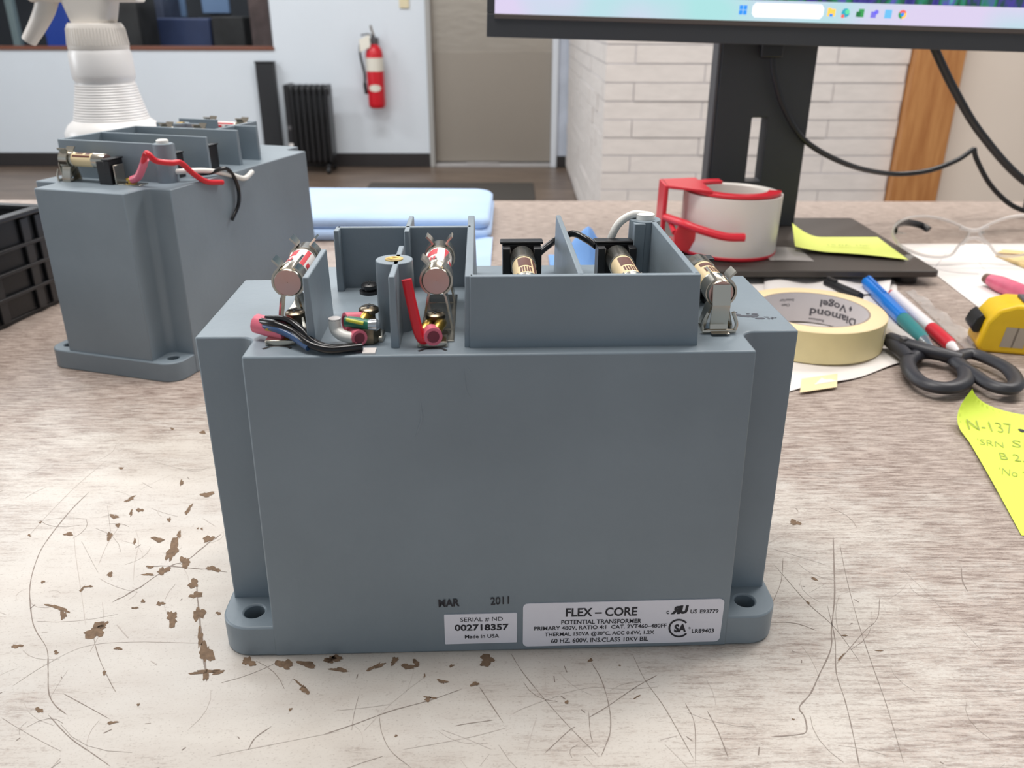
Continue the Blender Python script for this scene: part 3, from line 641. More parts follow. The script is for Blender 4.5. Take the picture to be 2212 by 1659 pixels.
b = MB(); b.lathe([(.0023, 0), (.0023, .0006), (.0001, .0007)], (-.0608, .0136, .1444), 14); b.build('wire_end', 'pale_grey', tm)
ring(tm, [(-.0245, .0062, .1400), (-.0255, .0110, .1398)], .0034, 'pink')
wire(tm, [(-.0258, .0075, .1392), (-.0292, .0080, .1392), (-.0318, .0098, .1500), (-.0336, .0115, .1600)], .0019, 'red_wire')
b = MB(); b.box(-.0498, -.0452, .0012, .0062, H, H+.0006); b.build('paint_spot', 'white_paper', tm)
for x, y in ((-.0815, .0085), (-.0249, .0045)):    # curved dark marks worn into the top
    b = MB(); b.tube([(x-.005, y-.001, H+.0001), (x-.002, y+.0016, H+.0001), (x+.003, y+.0014, H+.0001), (x+.005, y-.0006, H+.0001)], .0006, 6, flat=.3); b.build('pry_mark', 'black_plastic', tm)
wire(tm, [(.0185, .094, .146), (.0225, .1005, .1475), (.0290, .1075, .1500), (.0360, .1060, .1530), (.0420, .100, .1515), (.0455, .094, .1500)], .0016, 'black_gloss')
wire(tm, [(.0515, .0945, .1480), (.0525, .0945, .1545), (.0558, .0950, .1605), (.0615, .0955, .1640), (.0672, .0950, .1640)], .0018, 'white_wire')
b = MB()
for k in range(26):
    u = rc.random(); x = .0955+.016*u+rc.uniform(-.001, .001); y = .0415-.008*u+rc.uniform(-.0025, .0025); r = rc.uniform(.0006, .0019)*(1.3-u)
    b.add([(x+r*math.cos(a)*rc.uniform(.6, 1.3), y+r*.7*math.sin(a)*rc.uniform(.6, 1.3), H+.00008+k*1e-6) for a in [2*PI*j/8 for j in range(8)]], [tuple(range(8))])
b.build('ink_smudge', 'faded_ink', tm)
b = MB()     # hardened resin runs on the front face
def drip(pts, r):
    b.tube([(x, .00015, z) for x, z in pts], lambda u: r*.5*(.3+math.sin(PI*u)), 8, flat=.8)
def F(px, py):
    a = math.radians(2.1); n = Vector((-math.sin(a), math.cos(a), 0)); p0 = Vector((-.00376, .277, 0)); dd = ray(px, py); q = CAM_LOC+dd*((p0-CAM_LOC).dot(n)/dd.dot(n))-p0
    return (q.x*math.cos(a)+q.y*math.sin(a), q.z)
drip([F(907, 850), F(909, 880), F(911, 905), F(903, 930), F(890, 965)], .0009); drip([F(1000, 785), F(1003, 812), F(1008, 845), F(1028, 872)], .0007); drip([F(1002, 782), F(1015, 800), F(1025, 815)], .0004)
b.build('resin_run', 'grey', tm)
# labels on the front
def front_label(x0, x1, z0, z1, r, sl, name, label, y=-.0004):
    b = MB(); pl = rrect(x0, x1, z0, z1, r, 5); sh = [(x, z+(x-x0)*sl) for x, z in pl]; b.prism_y(sh, y, .0006); o = b.build(name, 'label', tm); o['label'] = label; return o
SL1, SL2 = .006, .004
l1 = front_label(-.0242, .0060, .0044, .0198, .0004, SL1, 'serial_label', 'white square-cornered serial number label')
l2 = front_label(.0085, .0924, .0022, .0246, .0022, SL2, 'rating_label', 'white rating plate label with rounded corners')
def ft(mb, s, X0, X1, Y0, Y1, ox=880, oy=1240, k=.36166, y=-.0005, **kw):   # text box in crop pixels, laid onto the label plane
    A = F(ox+X0*k, oy+Y1*k); B = F(ox+X1*k, oy+Y1*k); T = F(ox+X0*k, oy+Y0*k)
    text(mb, s, (A[0], y, A[1]), (B[0]-A[0], 0, B[1]-A[1]), (0, 0, T[1]-A[1]), **kw)
def ft2(mb, s, X0, Y0, X1, Y1, h, y=-.0005, **kw):      # baseline from (X0,Y0) to (X1,Y1), cap height h
    k = .36166; A = F(880+X0*k, 1240+Y0*k); B = F(880+X1*k, 1240+Y1*k); T = F(880+X0*k, 1240+(Y0-h)*k)
    text(mb, s, (A[0], y, A[1]), (B[0]-A[0], 0, B[1]-A[1]), (0, 0, T[1]-A[1]), **kw)
b = MB(); ft2(b, 'SERIAL # ND', 317, 283, 570, 277, 26); ft2(b, '002718357', 283, 336, 605, 330, 38, bold=.03); ft2(b, 'Made In USA', 344, 381, 548, 375, 22, bold=.015); b.build('label_print', 'ink', l1)
b = MB(); ft2(b, 'FLEX \u2013 CORE', 945, 252, 1370, 244, 52, bold=.025); ft2(b, 'POTENTIAL TRANSFORMER', 918, 297, 1396, 288, 26, bold=.02)
ft2(b, 'PRIMARY 480V, RATIO 4:1  CAT. 2VT460\u2013480FF', 757, 337, 1545, 318, 27, bold=.015); ft2(b, 'THERMAL 150VA @30\u00b0C, ACC 0.6W, 1.2X', 820, 374, 1472, 359, 29, bold=.015); ft2(b, '60 HZ. 600V. INS.CLASS 10KV BIL', 857, 408, 1437, 394, 26, bold=.015)
ft2(b, 'c', 1545, 235, 1560, 235, 20, bold=.02); ft2(b, 'R', 1570, 236, 1632, 234, 48, bold=.07, shear=-.1, flip=True); ft2(b, 'U', 1622, 234, 1675, 232, 50, bold=.08, shear=.1); ft2(b, 'US', 1688, 231, 1726, 230, 24, bold=.02); ft2(b, 'E93779', 1745, 230, 1855, 228, 22, bold=.015); ft2(b, 'LR89403', 1696, 348, 1828, 345, 24, bold=.015)
ft2(b, 'SA', 1590, 344, 1662, 342, 48, bold=.05)
rg = []
for k in range(29):
    a = math.radians(38+284*k/28); rg.append((a, 1))
def rp(a, r): x, z = F(880+(1620+r*math.cos(a)*1.02)*.36166, 1240+(319-r*math.sin(a)*.9)*.36166); return (x, -.0005, z)
b.add([rp(a, 61) for a, _ in rg]+[rp(a, 50) for a, _ in rg], [(i, i+1, i+30, i+29) for i in range(28)])
a8 = [2*PI*k/12 for k in range(12)]
def rr2(a, r): x, z = F(880+(1684+r*math.cos(a))*.36166, 1240+(318-r*math.sin(a))*.36166); return (x, -.0005, z)
b.add([rr2(a, 6) for a in a8]+[rr2(a, 4) for a in a8], [(i, (i+1) % 12, (i+1) % 12+12, i+12) for i in range(12)])
b.build('label_print', 'ink', l2)
b = MB(); ft2(b, 'MAR', 187, 197, 312, 190, 46, y=-.0003, bold=.03); ft2(b, '2011', 497, 184, 606, 176, 46, y=-.0003, bold=.01); b.build('stamped_date', 'ink', tm)

tb_ = thing('potential_transformer', (-.319, .6995, 0), 'grey resin transformer turned end-on behind the first, with loose red and white wires', 'transformer', math.radians(-106.66))
tb_['group'] = 'grey potential transformers on the desk'
make_transformer(tb_, False)
wire(tb_, [(.0870, .0800, .1395), (.0875, .0860, .1420), (.0885, .0920, .1490), (.0900, .0965, .1550)], .0026, 'pink', 'crimp_sleeve')
wire(tb_, [(.0890, .0930, .1505), (.0930, .1000, .1585), (.0975, .1060, .1600), (.0946, .1090, .1551), (.0832, .1120, .1521), (.0745, .1130, .1508), (.0653, .1150, .1419), (.0537, .1165, .1345), (.0376, .1180, .1312)], .0020, 'red_wire')
wire(tb_, [(.0672, .0945, .1420), (.0624, .1080, .1431), (.0439, .1120, .1404), (.0249, .1160, .1349), (.0109, .1190, .1297), (-.0012, .1190, .1327)], .0019, 'white_wire')
wire(tb_, [(.0480, .1000, .1380), (.0430, .1120, .1386), (.0282, .1170, .1396), (.0192, .1180, .1259), (.0206, .1180, .1120), (.0310, .1175, .1016)], .0015, 'black_gloss')

# ------------------------------------------------------------------ spray bottle behind the second transformer
t = thing('spray_bottle', (-.417, .905, 0), 'white ribbed trigger spray bottle behind the end-on grey transformer', 'spray bottle')
prof = [(.040, 0), (.0455, .004), (.0465, .02), (.0465, .118), (.0475, .125), (.0470, .134), (.0430, .141), (.0365, .146)]
for k in range(14):
    z = .147+k*.0025; r = .0362-.0075*k/13-.0005*k*(13-k)/13*.15; prof += [(r+.0006, z), (r-.0004, z+.0013)]
prof += [(.0280, .183), (.0296, .186), (.0300, .190), (.0298, .2085), (.0282, .213)]
b = MB(); b.lathe(prof, n=48); b.build('bottle_body', 'bottle', t)
b = MB(); b.lathe([(.0283, .213), (.0287, .2148), (.0265, .2345), (.0245, .2375)], n=48)
for k in range(56):
    a = 2*PI*k/56; b.tube([(.0285*math.cos(a), .0285*math.sin(a), .217), (.0268*math.cos(a), .0268*math.sin(a), .233)], .0006, 5, smooth=0)
b.build('collar', 'trigger', t)
b = MB(); b.loft([[(x*s_, y*s2, z) for x, y in rrect(-.02, .02, -.016, .016, .01)] for z, s_, s2 in ((.237, .9, 1), (.239, 1.0, 1), (.252, 1.2, 1), (.262, 1.35, 1))])
b.loft([[(x, y, z) for y, z in rrect(-.0165, .0165, .256, .288, .01)] for x in (-.055, .05)]); b.lathe([(.010, -.075), (.010, -.055)], (0, 0, .275), 20, 0, 'x'); b.build('spray_head', 'trigger', t, .001)
b = MB(); b.tube([(-.040, 0, .264), (-.047, 0, .249), (-.057, 0, .235), (-.069, 0, .2205)], lambda u: .0105-.0035*u, 12, flat=1.1); b.build('trigger', 'trigger', t)

# ------------------------------------------------------------------ black crate at the left edge
t = thing('letter_tray', (-.421, .742, 0), 'black plastic ribbed crate at the left edge beside the second transformer', 'crate', math.radians(-10))
b = MB(); w_, dp, ht = .30, .26, .086
b.box(-w_, 0, -dp, 0, 0, .004)
for bx in ((-w_, 0, -.003, 0), (-w_, 0, -dp, -dp+.003), (-w_, -w_+.003, -dp+.003, -.003), (-.003, 0, -dp+.003, -.003)): b.box(bx[0]+(.0006 if bx[1]-bx[0] < .01 else 0), bx[1]-(.0006 if bx[1]-bx[0] < .01 else 0), bx[2], bx[3], .004, ht)
b.build('crate_shell', 'crate', t, .0006)
for z in (.022, .042, .061):
    b = MB(); b.box(0, .0035, -dp, 0, z, z+.003); b.box(-w_, 0, -dp-.0035, -dp, z, z+.003); b.build('rib', 'crate_rim', t, .0005)
for y in (-.012, -.03, -.075, -.12, -.17, -.22, -.255):
    b = MB(); b.box(0, .0025, y, y+.009, .004, ht-.002); b.build('upright', 'crate_rim', t, .0005)
b = MB(); b.box(-w_-.005, .005, -.005, .005, ht, ht+.004); b.box(-w_-.005, .005, -dp-.005, -dp+.005, ht, ht+.004); b.box(-.005, .005, -dp+.005, -.005, ht, ht+.004); b.box(-w_-.005, -w_+.005, -dp+.005, -.005, ht, ht+.004); b.build('rim', 'crate_rim', t, .0008)

# ------------------------------------------------------------------ blue towels
def towel(name, x0, x1, y0, y1, layers, th, label, seed, m='towel'):
    rr = random.Random(seed); t = thing(name, ((x0+x1)/2, (y0+y1)/2, 0), label, 'towel'); ph = [rr.uniform(0, 6) for _ in range(8)]
    for k in range(layers):
        b = MB(); hx = (x1-x0)/2-k*.003; hy = (y1-y0)/2-k*.004
        ring_n = 40; rings = []
        def outline(s_, z):
            q = rrect(-hx*s_, hx*s_, -hy*s_, hy*s_, .02*s_, 9)
            return [(x+.003*math.sin(y*40+ph[k % 8]), y+.004*math.sin(x*26+ph[(k+2) % 8]), z+(.0022*math.sin(x*33+ph[1])+.0018*math.sin(y*47+ph[3]))*min(1, k*.5)) for x, y in q]
        z0 = k*th+.0006
        for s_, dz in ((.97, 0), (1.0, th*.25), (1.0, th*.7), (.97, th*.97), (.6, th*1.0), (.2, th)): rings.append(outline(s_, z0+dz))
        b.loft(rings); b.build('fold', m, t, angle=80)
    return t
towel('folded_towel', -.31, -.022, .97, 1.17, 2, .0135, 'folded pale blue paper towel pile behind the first transformer', 4)
t = thing('towel_sheet', (-.075, .90, 0), 'single pale blue towel sheet lying in front of the folded towel pile', 'towel')
b = MB(); b.grid(lambda u, v: (-.06+.112*u, -.075+.148*v, .002+.004*max(0, math.sin(u*5+v*3))+.0015*math.sin(v*17)), 14, 14, .0012); b.build('sheet', 'towel', t, angle=80)
t = thing('crumpled_cloth', (.095, .845, 0), 'crumpled blue cloth seen between the dividers of the first transformer', 'cloth')
b = MB(); rq = random.Random(9)
def cr(u, v):
    x, y = (u-.5)*.11, (v-.5)*.11; e_ = max(0, 1-((u-.5)**2+(v-.5)**2)*4)
    return (x, y, .003+e_*.050*(.55+.45*math.sin(u*9+v*4)*math.cos(v*8-u*3))+.002*math.sin(u*40)*e_)
b.grid(cr, 26, 26, .0015); b.build('cloth_sheet', 'crumple', t, angle=25)

# ------------------------------------------------------------------ monitor
mo = thing('monitor', (.297, .985, 0), 'black monitor on a slotted stand, taskbar showing along the bottom of the screen', 'monitor')
b = MB(); b.prism(rrect(-.125, .125, -.19, .045, .006), .009, .0155); b.build('stand_base', 'base_black', mo, .0012)
for x in (-.1, .1):
    for y in (-.17, .03): b = MB(); b.lathe([(.012, 0), (.012, .009)], (x, y, 0), 20); b.build('base_foot', 'black_plastic', mo, .001)
# column with slot: frame of four boxes
cx = -.016
b = MB(); W0, W1 = .050, .0535
def colbox(xa, xb, za, zb, m=0): b.box(xa, xb, 0, .028, za, zb, m)
ov = [(cx-.0505, .0155), (cx+.0545, .0155), (cx+.0545, .32), (cx-.0505, .32)]; iv = [(-.0255, .0675), (-.0075, .0675), (-.0075, .139), (-.0255, .139)]
b.add([(x, y, z) for y in (0, .028) for q in (ov, iv) for x, z in q], [(i, (i+1) % 4, (i+1) % 4+4, i+4) for i in range(4)]+[(i+4+8, (i+1) % 4+12, (i+1) % 4+8, i+8) for i in range(4)]+[(i, i+8, (i+1) % 4+8, (i+1) % 4) for i in range(4)]+[(i+4, (i+1) % 4+4, (i+1) % 4+12, i+12) for i in range(4)])
b.build('stand_column', 'plastic_black_tex', mo, .0015)
b = MB(); b.box(cx-.0545, cx-.0505, .002, .03, .0155, .32); b.build('column_edge', 'dark_grey', mo, .001)
b = MB(); b.box(-.03, .03, -.035, 0, .262, .34); b.build('mount', 'black_plastic', mo, .002)
sr = bpy.data.objects.new('screen_unit', None); col.objects.link(sr); sr.parent = mo
mon_rot = math.radians(1.42)
sr.location = (.2646-.297, .93-.985, .2174); sr.rotation_euler = (0, mon_rot, 0)
MX0, MX1 = -.2915, .297
b = MB(); b.box(MX0, MX1, 0, .028, 0, .36); b.build('housing', 'plastic_black_tex', sr, .003)
b = MB(); b.box(MX0, MX1, -.003, 0, 0, .0222); b.box(MX0, MX0+.008, -.003, 0, .0222, .36); b.box(MX1-.008, MX1, -.003, 0, .0222, .36); b.box(MX0+.008, MX1-.008, -.003, 0, .353, .36); b.build('bezel', 'plastic_black_tex', sr, .0006)
b = MB(); b.box(MX0+.008, MX1-.008, -.0046, -.003, .0175, .0222); b.build('bezel_lip', 'lip', sr, .0006)
def screen_mat():
    m = bpy.data.materials.new('lit_screen'); m.use_nodes = True; nt = m.node_tree; N = nt.nodes.new; L = nt.links.new
    b_ = nt.nodes['Principled BSDF']; b_.inputs['Base Color'].default_value = (.01, .01, .01, 1); b_.inputs['Roughness'].default_value = .3
    tc = N('ShaderNodeTexCoord'); sp = N('ShaderNodeSeparateXYZ'); L(tc.outputs['Object'], sp.inputs[0])
    # taskbar tint wandering between cyan and lavender
    n = N('ShaderNodeTexNoise'); n.inputs['Scale'].default_value = 9; n.inputs['Detail'].default_value = 1; L(tc.outputs['Object'], n.inputs['Vector'])
    r1 = N('ShaderNodeValToRGB'); r1.color_ramp.elements[0].position = .35; r1.color_ramp.elements[1].position = .62
    r1.color_ramp.elements[0].color = C(178, 232, 232); r1.color_ramp.elements[1].color = C(226, 214, 244); L(n.outputs['Fac'], r1.inputs[0])
    # wallpaper: dark field with green, blue and violet strands
    mp = N('ShaderNodeMapping'); mp.inputs['Scale'].default_value = (30, 1, 9); mp.inputs['Rotation'].default_value = (0, .9, 0); L(tc.outputs['Object'], mp.inputs[0])
    n2 = N('ShaderNodeTexNoise'); n2.inputs['Scale'].default_value = 2.2; n2.inputs['Detail'].default_value = 2; L(mp.outputs[0], n2.inputs['Vector'])
    r2 = N('ShaderNodeValToRGB'); els = r2.color_ramp.elements; els[0].position = .3; els[0].color = C(40, 40, 120); els[1].position = .75; els[1].color = C(70, 190, 160)
    for p_, c_ in ((.42, C(70, 60, 150)), (.48, C(25, 70, 60)), (.55, C(30, 130, 90)), (.64, C(90, 80, 180))): e_ = els.new(p_); e_.color = c_
    L(n2.outputs['Fac'], r2.inputs[0])
    gt = N('ShaderNodeMath'); gt.operation = 'GREATER_THAN'; gt.inputs[1].default_value = .0222+.0195; L(sp.outputs[2], gt.inputs[0])
    mx = N('ShaderNodeMixRGB'); L(gt.outputs[0], mx.inputs[0]); L(r1.outputs[0], mx.inputs[1]); L(r2.outputs[0], mx.inputs[2])
    L(mx.outputs[0], b_.inputs['Emission Color']); b_.inputs['Emission Strength'].default_value = 1.0
    return m
M['screen'] = screen_mat()
b = MB(); b.box(MX0+.008, MX1-.008, -.001, 0, .0222, .353); scr = b.build('display', 'screen', sr)
def emis(n, r, g, b_): M[n] = mat(n, C(r, g, b_), .6, emit=.9); return n
TBZ = .0222
def icon(mb, cx_, cz, poly, m): mb.add([(cx_+x*.001, -.0012, TBZ+(cz+z)*.001) for x, z in poly], [tuple(range(len(poly)))], m)
def disc(r, x=0, z=0, n=18, a0=0, a1=360): return [(x+r*math.cos(math.radians(a0+(a1-a0)*k/n)), z+r*math.sin(math.radians(a0+(a1-a0)*k/n))) for k in range(n if a1-a0 == 360 else n+1)]
for nm, c_ in (('scr_blue', (40, 130, 225)), ('scr_white', (238, 236, 248)), ('scr_grey', (175, 180, 200)), ('scr_yellow', (245, 190, 80)), ('scr_teal', (40, 150, 175)), ('scr_green', (50, 140, 75)), ('scr_purple', (110, 105, 205)), ('scr_sky', (95, 170, 215)), ('scr_red', (220, 90, 80)), ('scr_dgreen', (35, 105, 60)), ('scr_lgreen', (90, 200, 150))): emis(nm, *c_)
SM = ['scr_blue', 'scr_white', 'scr_grey', 'scr_yellow', 'scr_teal', 'scr_green', 'scr_purple', 'scr_sky', 'scr_red', 'scr_dgreen', 'scr_lgreen']
b = MB()
lx = lambda px: (Y(px, 30, .93).x-.2646)
def sq(x0, x1, z0, z1): return [(x0, z0), (x1, z0), (x1, z1), (x0, z1)]
x_ = lx(1602)
for i in (-1, 1):
    for j in (-1, 1): icon(b, x_, 10, sq(i*2.1-1.8, i*2.1+1.8, j*2.3-2.0, j*2.3+2.0), 0)
b.add([(lx(1622)+(lx(1776)-lx(1622))*u, -.0011, TBZ+.0035+.0135*v) for u, v in ((.04, 0), (.96, 0), (1, .25), (1, .75), (.96, 1), (.04, 1), (0, .75), (0, .25))], [tuple(range(8))], 1)
x_ = lx(1635); b.add([(x_+.0026*math.cos(a), -.0013, TBZ+.0107+.0026*math.sin(a)) for a in a8]+[(x_+.0019*math.cos(a), -.0013, TBZ+.0107+.0019*math.sin(a)) for a in a8], [(i, (i+1) % 12, (i+1) % 12+12, i+12) for i in range(12)], 2); icon(b, x_+.0022, 7.8, [(0, 0), (1.6, -1.6), (2.2, -1), (.6, .6)], 2)
text(b, 'Search', (lx(1647), -.0013, TBZ+.008), (lx(1675)-lx(1647), 0, 0), (0, 0, .005), 2)
x_ = lx(1793); icon(b, x_, 10, sq(-4, 4, -3.6, 3.2), 3); icon(b, x_-.002, 10, sq(-2, 1.5, 3.2, 4.2), 3); b.v[-1].y -= 0; icon(b, x_, 6.5, sq(-1.8, 1.8, -.2, 2.2), 0); 
for q in range(4): b.v[-1-q].y = -.0014
x_ = lx(1824); icon(b, x_, 10, disc(4.2, 0, 0, 18, 20, 340), 4); icon(b, x_+.0015, 11, disc(2.4), 10); icon(b, x_-.0026, 6.8, disc(1.7), 8)
for q in range(36): b.v[-1-q].y = -.0014
x_ = lx(1855); icon(b, x_, 10, sq(-1.6, 4, -3.6, 4), 5); icon(b, x_-.001, 9, sq(-3, 1.6, -2.4, 2.4), 9)
for q in range(4): b.v[-1-q].y = -.0014
x_ = lx(1886); icon(b, x_, 9.5, sq(-3.4, 2, -3.4, 2.4), 6); icon(b, x_+.002, 11.5, disc(2.2), 6); x_ = lx(1916); icon(b, x_, 10, sq(-3.6, 3.6, -4, 4), 7)
x_ = lx(1947)
for a0_, m_ in ((30, 8), (150, 5), (270, 3)): icon(b, x_, 10, disc(4.2, 0, 0, 8, a0_, a0_+120)+[(0, 0)], m_)
icon(b, x_, 10, disc(1.9), 0)
for q in range(18): b.v[-1-q].y = -.0014
for i_, x_ in enumerate((lx(1855), lx(1916), lx(1947))): icon(b, x_, 3.2, sq(-1.6, 1.6, -.35, .35), 2)
b.build('taskbar_icons', SM, scr)
t = thing('cable', (0, 0, 0), 'thin black cable sagging from under the monitor across the stand', 'cable')
b = MB(); pA = [Y(1668, 120, .970), Y(1674, 170, .970), Y(1694, 235, .972), Y(1740, 305, .976), Y(1830, 355, 1.01), Y(1920, 375, 1.07), Y(2000, 370, 1.08), Y(2065, 347, 1.09), Y(2103, 322, 1.1)]
b.tube([tuple(p) for p in pA], .0032, 10); b.tube([tuple(Y(2104, 320, 1.1)), tuple(Y(2110, 345, 1.1)), tuple(Y(2140, 400, 1.1)), tuple(Y(2185, 443, 1.1)), tuple(Y(2235, 462, 1.1))], .0032, 10); b.build('cord', 'black_plastic', t)
b = MB(); p_ = Y(1666, 112, .970); b.box(p_.x-.012, p_.x+.012, p_.y-.006, p_.y+.006, p_.z-.006, p_.z+.018); b.build('plug', 'black_plastic', t, .002)
t = thing('cable', (0, 0, 0), 'thicker black cable falling from the monitor in front of the oak trim', 'cable')
b = MB(); b.tube([tuple(Y(2008, 80, 1.0)), tuple(Y(2022, 112, 1.0)), tuple(Y(2062, 195, 1.01)), tuple(Y(2120, 290, 1.02)), tuple(Y(2212, 390, 1.04)), tuple(Y(2330, 450, 1.05))], .0047, 12); b.build('cord', 'black_plastic', t)
p_ = P(2195, 446, .0); b = MB(); b.lathe([(.012, 0), (.013, .004), (.013, .02), (.009, .026)], n=20); o = b.build('cable_grommet', 'black_plastic', None, .001); o.location = (p_.x+.012, p_.y-.02, 0); tag(o, 'small black grommet on the desk edge below the sagging cable', 'grommet')

# ------------------------------------------------------------------ tape dispenser and sticky note on the stand base
t = thing('tape_dispenser', (.2285, .874, .0166), 'red hand-held dispenser with a wide roll of white packing tape', 'tape dispenser')
t.rotation_euler = (0, math.radians(1.2), 0)
R_, HT = .0505, .0615
b = MB(); b.lathe([(R_-.014, .0035), (R_, .0035), (R_, HT), (R_-.014, HT), (R_-.014, .0035)], n=64, caps=False); rl = b.build('tape_roll', 'tape_white', t, angle=50)
b = MB(); b.lathe([(R_-.0165, .003), (R_-.014, .003), (R_-.014, HT+.0005), (R_-.0165, HT+.0005), (R_-.0165, .003)], n=48, caps=False); b.build('tape_core', 'tape_white', rl, angle=50)
def cring(mb, r0, r1, z0, z1, a0, a1, n=40):
    rings = []
    for k in range(n+1):
        a = math.radians(a0+(a1-a0)*k/n); c_, s_ = math.cos(a), math.sin(a); rings.append([(r0*c_, r0*s_, z0), (r1*c_, r1*s_, z0), (r1*c_, r1*s_, z1), (r0*c_, r0*s_, z1)])
    mb.loft(rings)
b = MB(); cring(b, R_-.0155, R_-.002, HT+.0008, HT+.0042, 95, 345)
b.loft([[(x, y, z) for x, y in ((-.073, -.016), (-.030, -.038), (-.033, .034), (-.073, .020))] for z in (HT+.0042, HT+.0075)]); b.build('side_plate', 'red_plastic', t, .0008)
b = MB(); cring(b, R_-.020, R_+.0006, 0, .0034, 0, 360, 48); b.build('bottom_plate', 'red_plastic', t, .0006)
b = MB(); b.box(-.0745, -.0700, -.016, .020, -.0005, HT+.0075); b.build('back_plate', 'red_plastic', t, .001)
b = MB(); b.box(-.0705, -.030, -.014, .010, 0, .0030); b.build('plate_link', 'red_plastic', t, .0008)
b = MB(); b.prism_y([(-.064, .010), (-.050, .007), (-.044, .020), (-.044, .035), (-.060, .038), (-.066, .026)], -.0455, -.0425); b.build('thumb_tab', 'red_plastic', t, .0008)
b = MB(); b.tube([(-.070, -.015, .036), (-.058, -.046, .037), (-.045, -.056, .034), (-.020, -.064, .029), (.000, -.064, .0285)], .0046, 10, flat=.9); b.build('tension_arm', 'red_plastic', t)
b = MB(); b.tube([(-.066, -.012, .034), (-.0655, -.044, .027)], .0028, 8, smooth=0); b.box(-.0720, -.0600, -.046, -.012, .012, .0155); b.build('blade_guard', 'red_plastic', t)
b = MB(); b.grid(lambda u, v: (.035+.045*u, .0-.045*v, .0012+.009*u*(1-u)*(1.2-v)), 8, 6, .0004); b.build('tape_tail', 'clear_film', t)

def sheet(name, fn, m, label, cat, nu=16, nv=16, t_=.00025):
    root = thing(name, (0, 0, 0), label, cat); b = MB(); b.grid(fn, nu, nv, t_); b.build('sheet', m, root, angle=80); return root
zb = .0166
A, B_, C_, D_ = P(1705, 545, zb), P(1745, 563, zb), P(1960, 562, zb), P(1925, 515, zb)
q00, q10, q11, q01 = P(1728, 545, zb), P(1962, 563, zb), P(1895, 514, zb), P(1718, 514, zb)
def note1(u, v):
    p = (q00*(1-u)+q10*u)*(1-v)+(q01*(1-u)+q11*u)*v; c_ = max(0, 1-u*3.2); return (p.x-.006*c_*c_, p.y, zb+.0006+.016*c_*c_*(.35+.65*v)+.002*(1-v)*math.sin(PI*u)+.0004)
n1 = sheet('sticky_note', note1, 'note_pale', 'pale yellow sticky note with a curled left edge on the monitor stand base', 'sticky note')
b = MB(); text(b, '15.0A 10P', P(1790, 530, zb+.0045), P(1880, 532, zb)-P(1790, 530, zb), (0, .006, 0), bold=-.01); b.build('handwriting', 'pencil', n1)

# sticky note at the right edge, curling at its far left corner
nB = Vector((.2639, .3625, 0)); dL = Vector((.2225, .9749, 0)); dR = Vector((.9749, -.2225, 0)); NL, NW = .156, .105
def note2(u, v):        # u along the left edge from near to far, v to the right
    a, c = u*NL, v*NW; k = min(1, max(0, (a-.108)/.048-c/.05)); k2 = k**1.7
    return tuple(nB+dL*(a-.011*k*k)+dR*(c+.0083*k*k-.004*math.sin(PI*k))+Vector((0, 0, .0006+.020*k2+.0016*math.sin(PI*u)*(1-v)**2)))
n2 = sheet('sticky_note', note2, 'note', 'bright neon yellow sheet with handwritten lines at the right edge of the desk', 'sticky note', 24, 24)
b = MB()
def hand(s, x0, y0, x1, y1, hpx, z):
    a = P(x0, y0, z); c = P(x1, y1, z); dd = c-a; up = Vector((-dd.y, dd.x, 0)).normalized(); hh = (P(x0, y0-hpx, z)-a).length; text(b, s, a, dd, up*hh+dd.normalized()*hh*.1, bold=-.012)
def on_note(q):      # settle a glyph point onto the curling sheet
    z = 0
    for _ in range(5):
        p = CAM_LOC+(q-CAM_LOC)*((z-CAM_LOC.z)/(q.z-CAM_LOC.z)); w_ = p-nB; u, v = w_.dot(dL)/NL, w_.dot(dR)/NW; z = note2(u, v)[2]
    return Vector((p.x, p.y, z+.0004))
hand('N-137', 2093, 928, 2192, 938, 20, 0); hand("'SRN", 2112, 960, 2168, 968, 12, 0); hand('Si', 2186, 965, 2216, 970, 14, 0); hand('B 2.', 2162, 993, 2214, 999, 14, 0); hand("'No T", 2158, 1024, 2224, 1036, 14, 0)
b.v = [on_note(q) for q in b.v]; b.build('handwriting', 'pencil', n2)
b = MB(); c0 = on_note(P(2207, 931, 0)); b.add([c0+Vector((.0022*math.cos(a)*rc.uniform(.7, 1.2), .0028*math.sin(a)*rc.uniform(.7, 1.2), 0)) for a in a8], [tuple(range(12))]); b.build('ink_blot', 'ink', n2)

# ------------------------------------------------------------------ papers and the masking tape roll
pts = [P(1560, 592, 0), P(1925, 604, 0), P(1958, 788, 0), P(1690, 856, 0)]
def pap(u, v):
    p = (pts[3]*(1-u)+pts[2]*u)*(1-v)+(pts[0]*(1-u)+pts[1]*u)*v; return (p.x+.004*math.sin(v*9)*(u > .95), p.y+.003*math.sin(u*7+1)*(v < .05), .0006+.0012*math.sin(u*5+v*4)**2+.003*max(0, .12-v)*8*u*(1-u))
pp = sheet('paper_scrap', pap, 'paper', 'white paper under the masking tape roll', 'paper')
b = MB(); a = P(1728, 848, .0022); c = P(1808, 836, .0022); up = P(1732, 818, .0022)-a; b.add([a, c, c+up, a+up], [(0, 1, 2, 3)]); b.build('tape_strip', 'masking', pp)
pf = [P(1650, 592, .0), P(1926, 602, .0), P(1918, 640, .0), P(1650, 650, .0)]
t = thing('receipt', (0, 0, 0), 'white folded paper slip between the stand base and the masking tape', 'paper')
b = MB(); b.grid(lambda u, v: tuple(((pf[3]*(1-u)+pf[2]*u)*(1-v)+(pf[0]*(1-u)+pf[1]*u)*v)+Vector((0, 0, .0032+.0026*math.sin(u*14)*math.sin(v*4)+.002*v))), 24, 8, .0003); b.build('sheet', 'paper', t, angle=80)

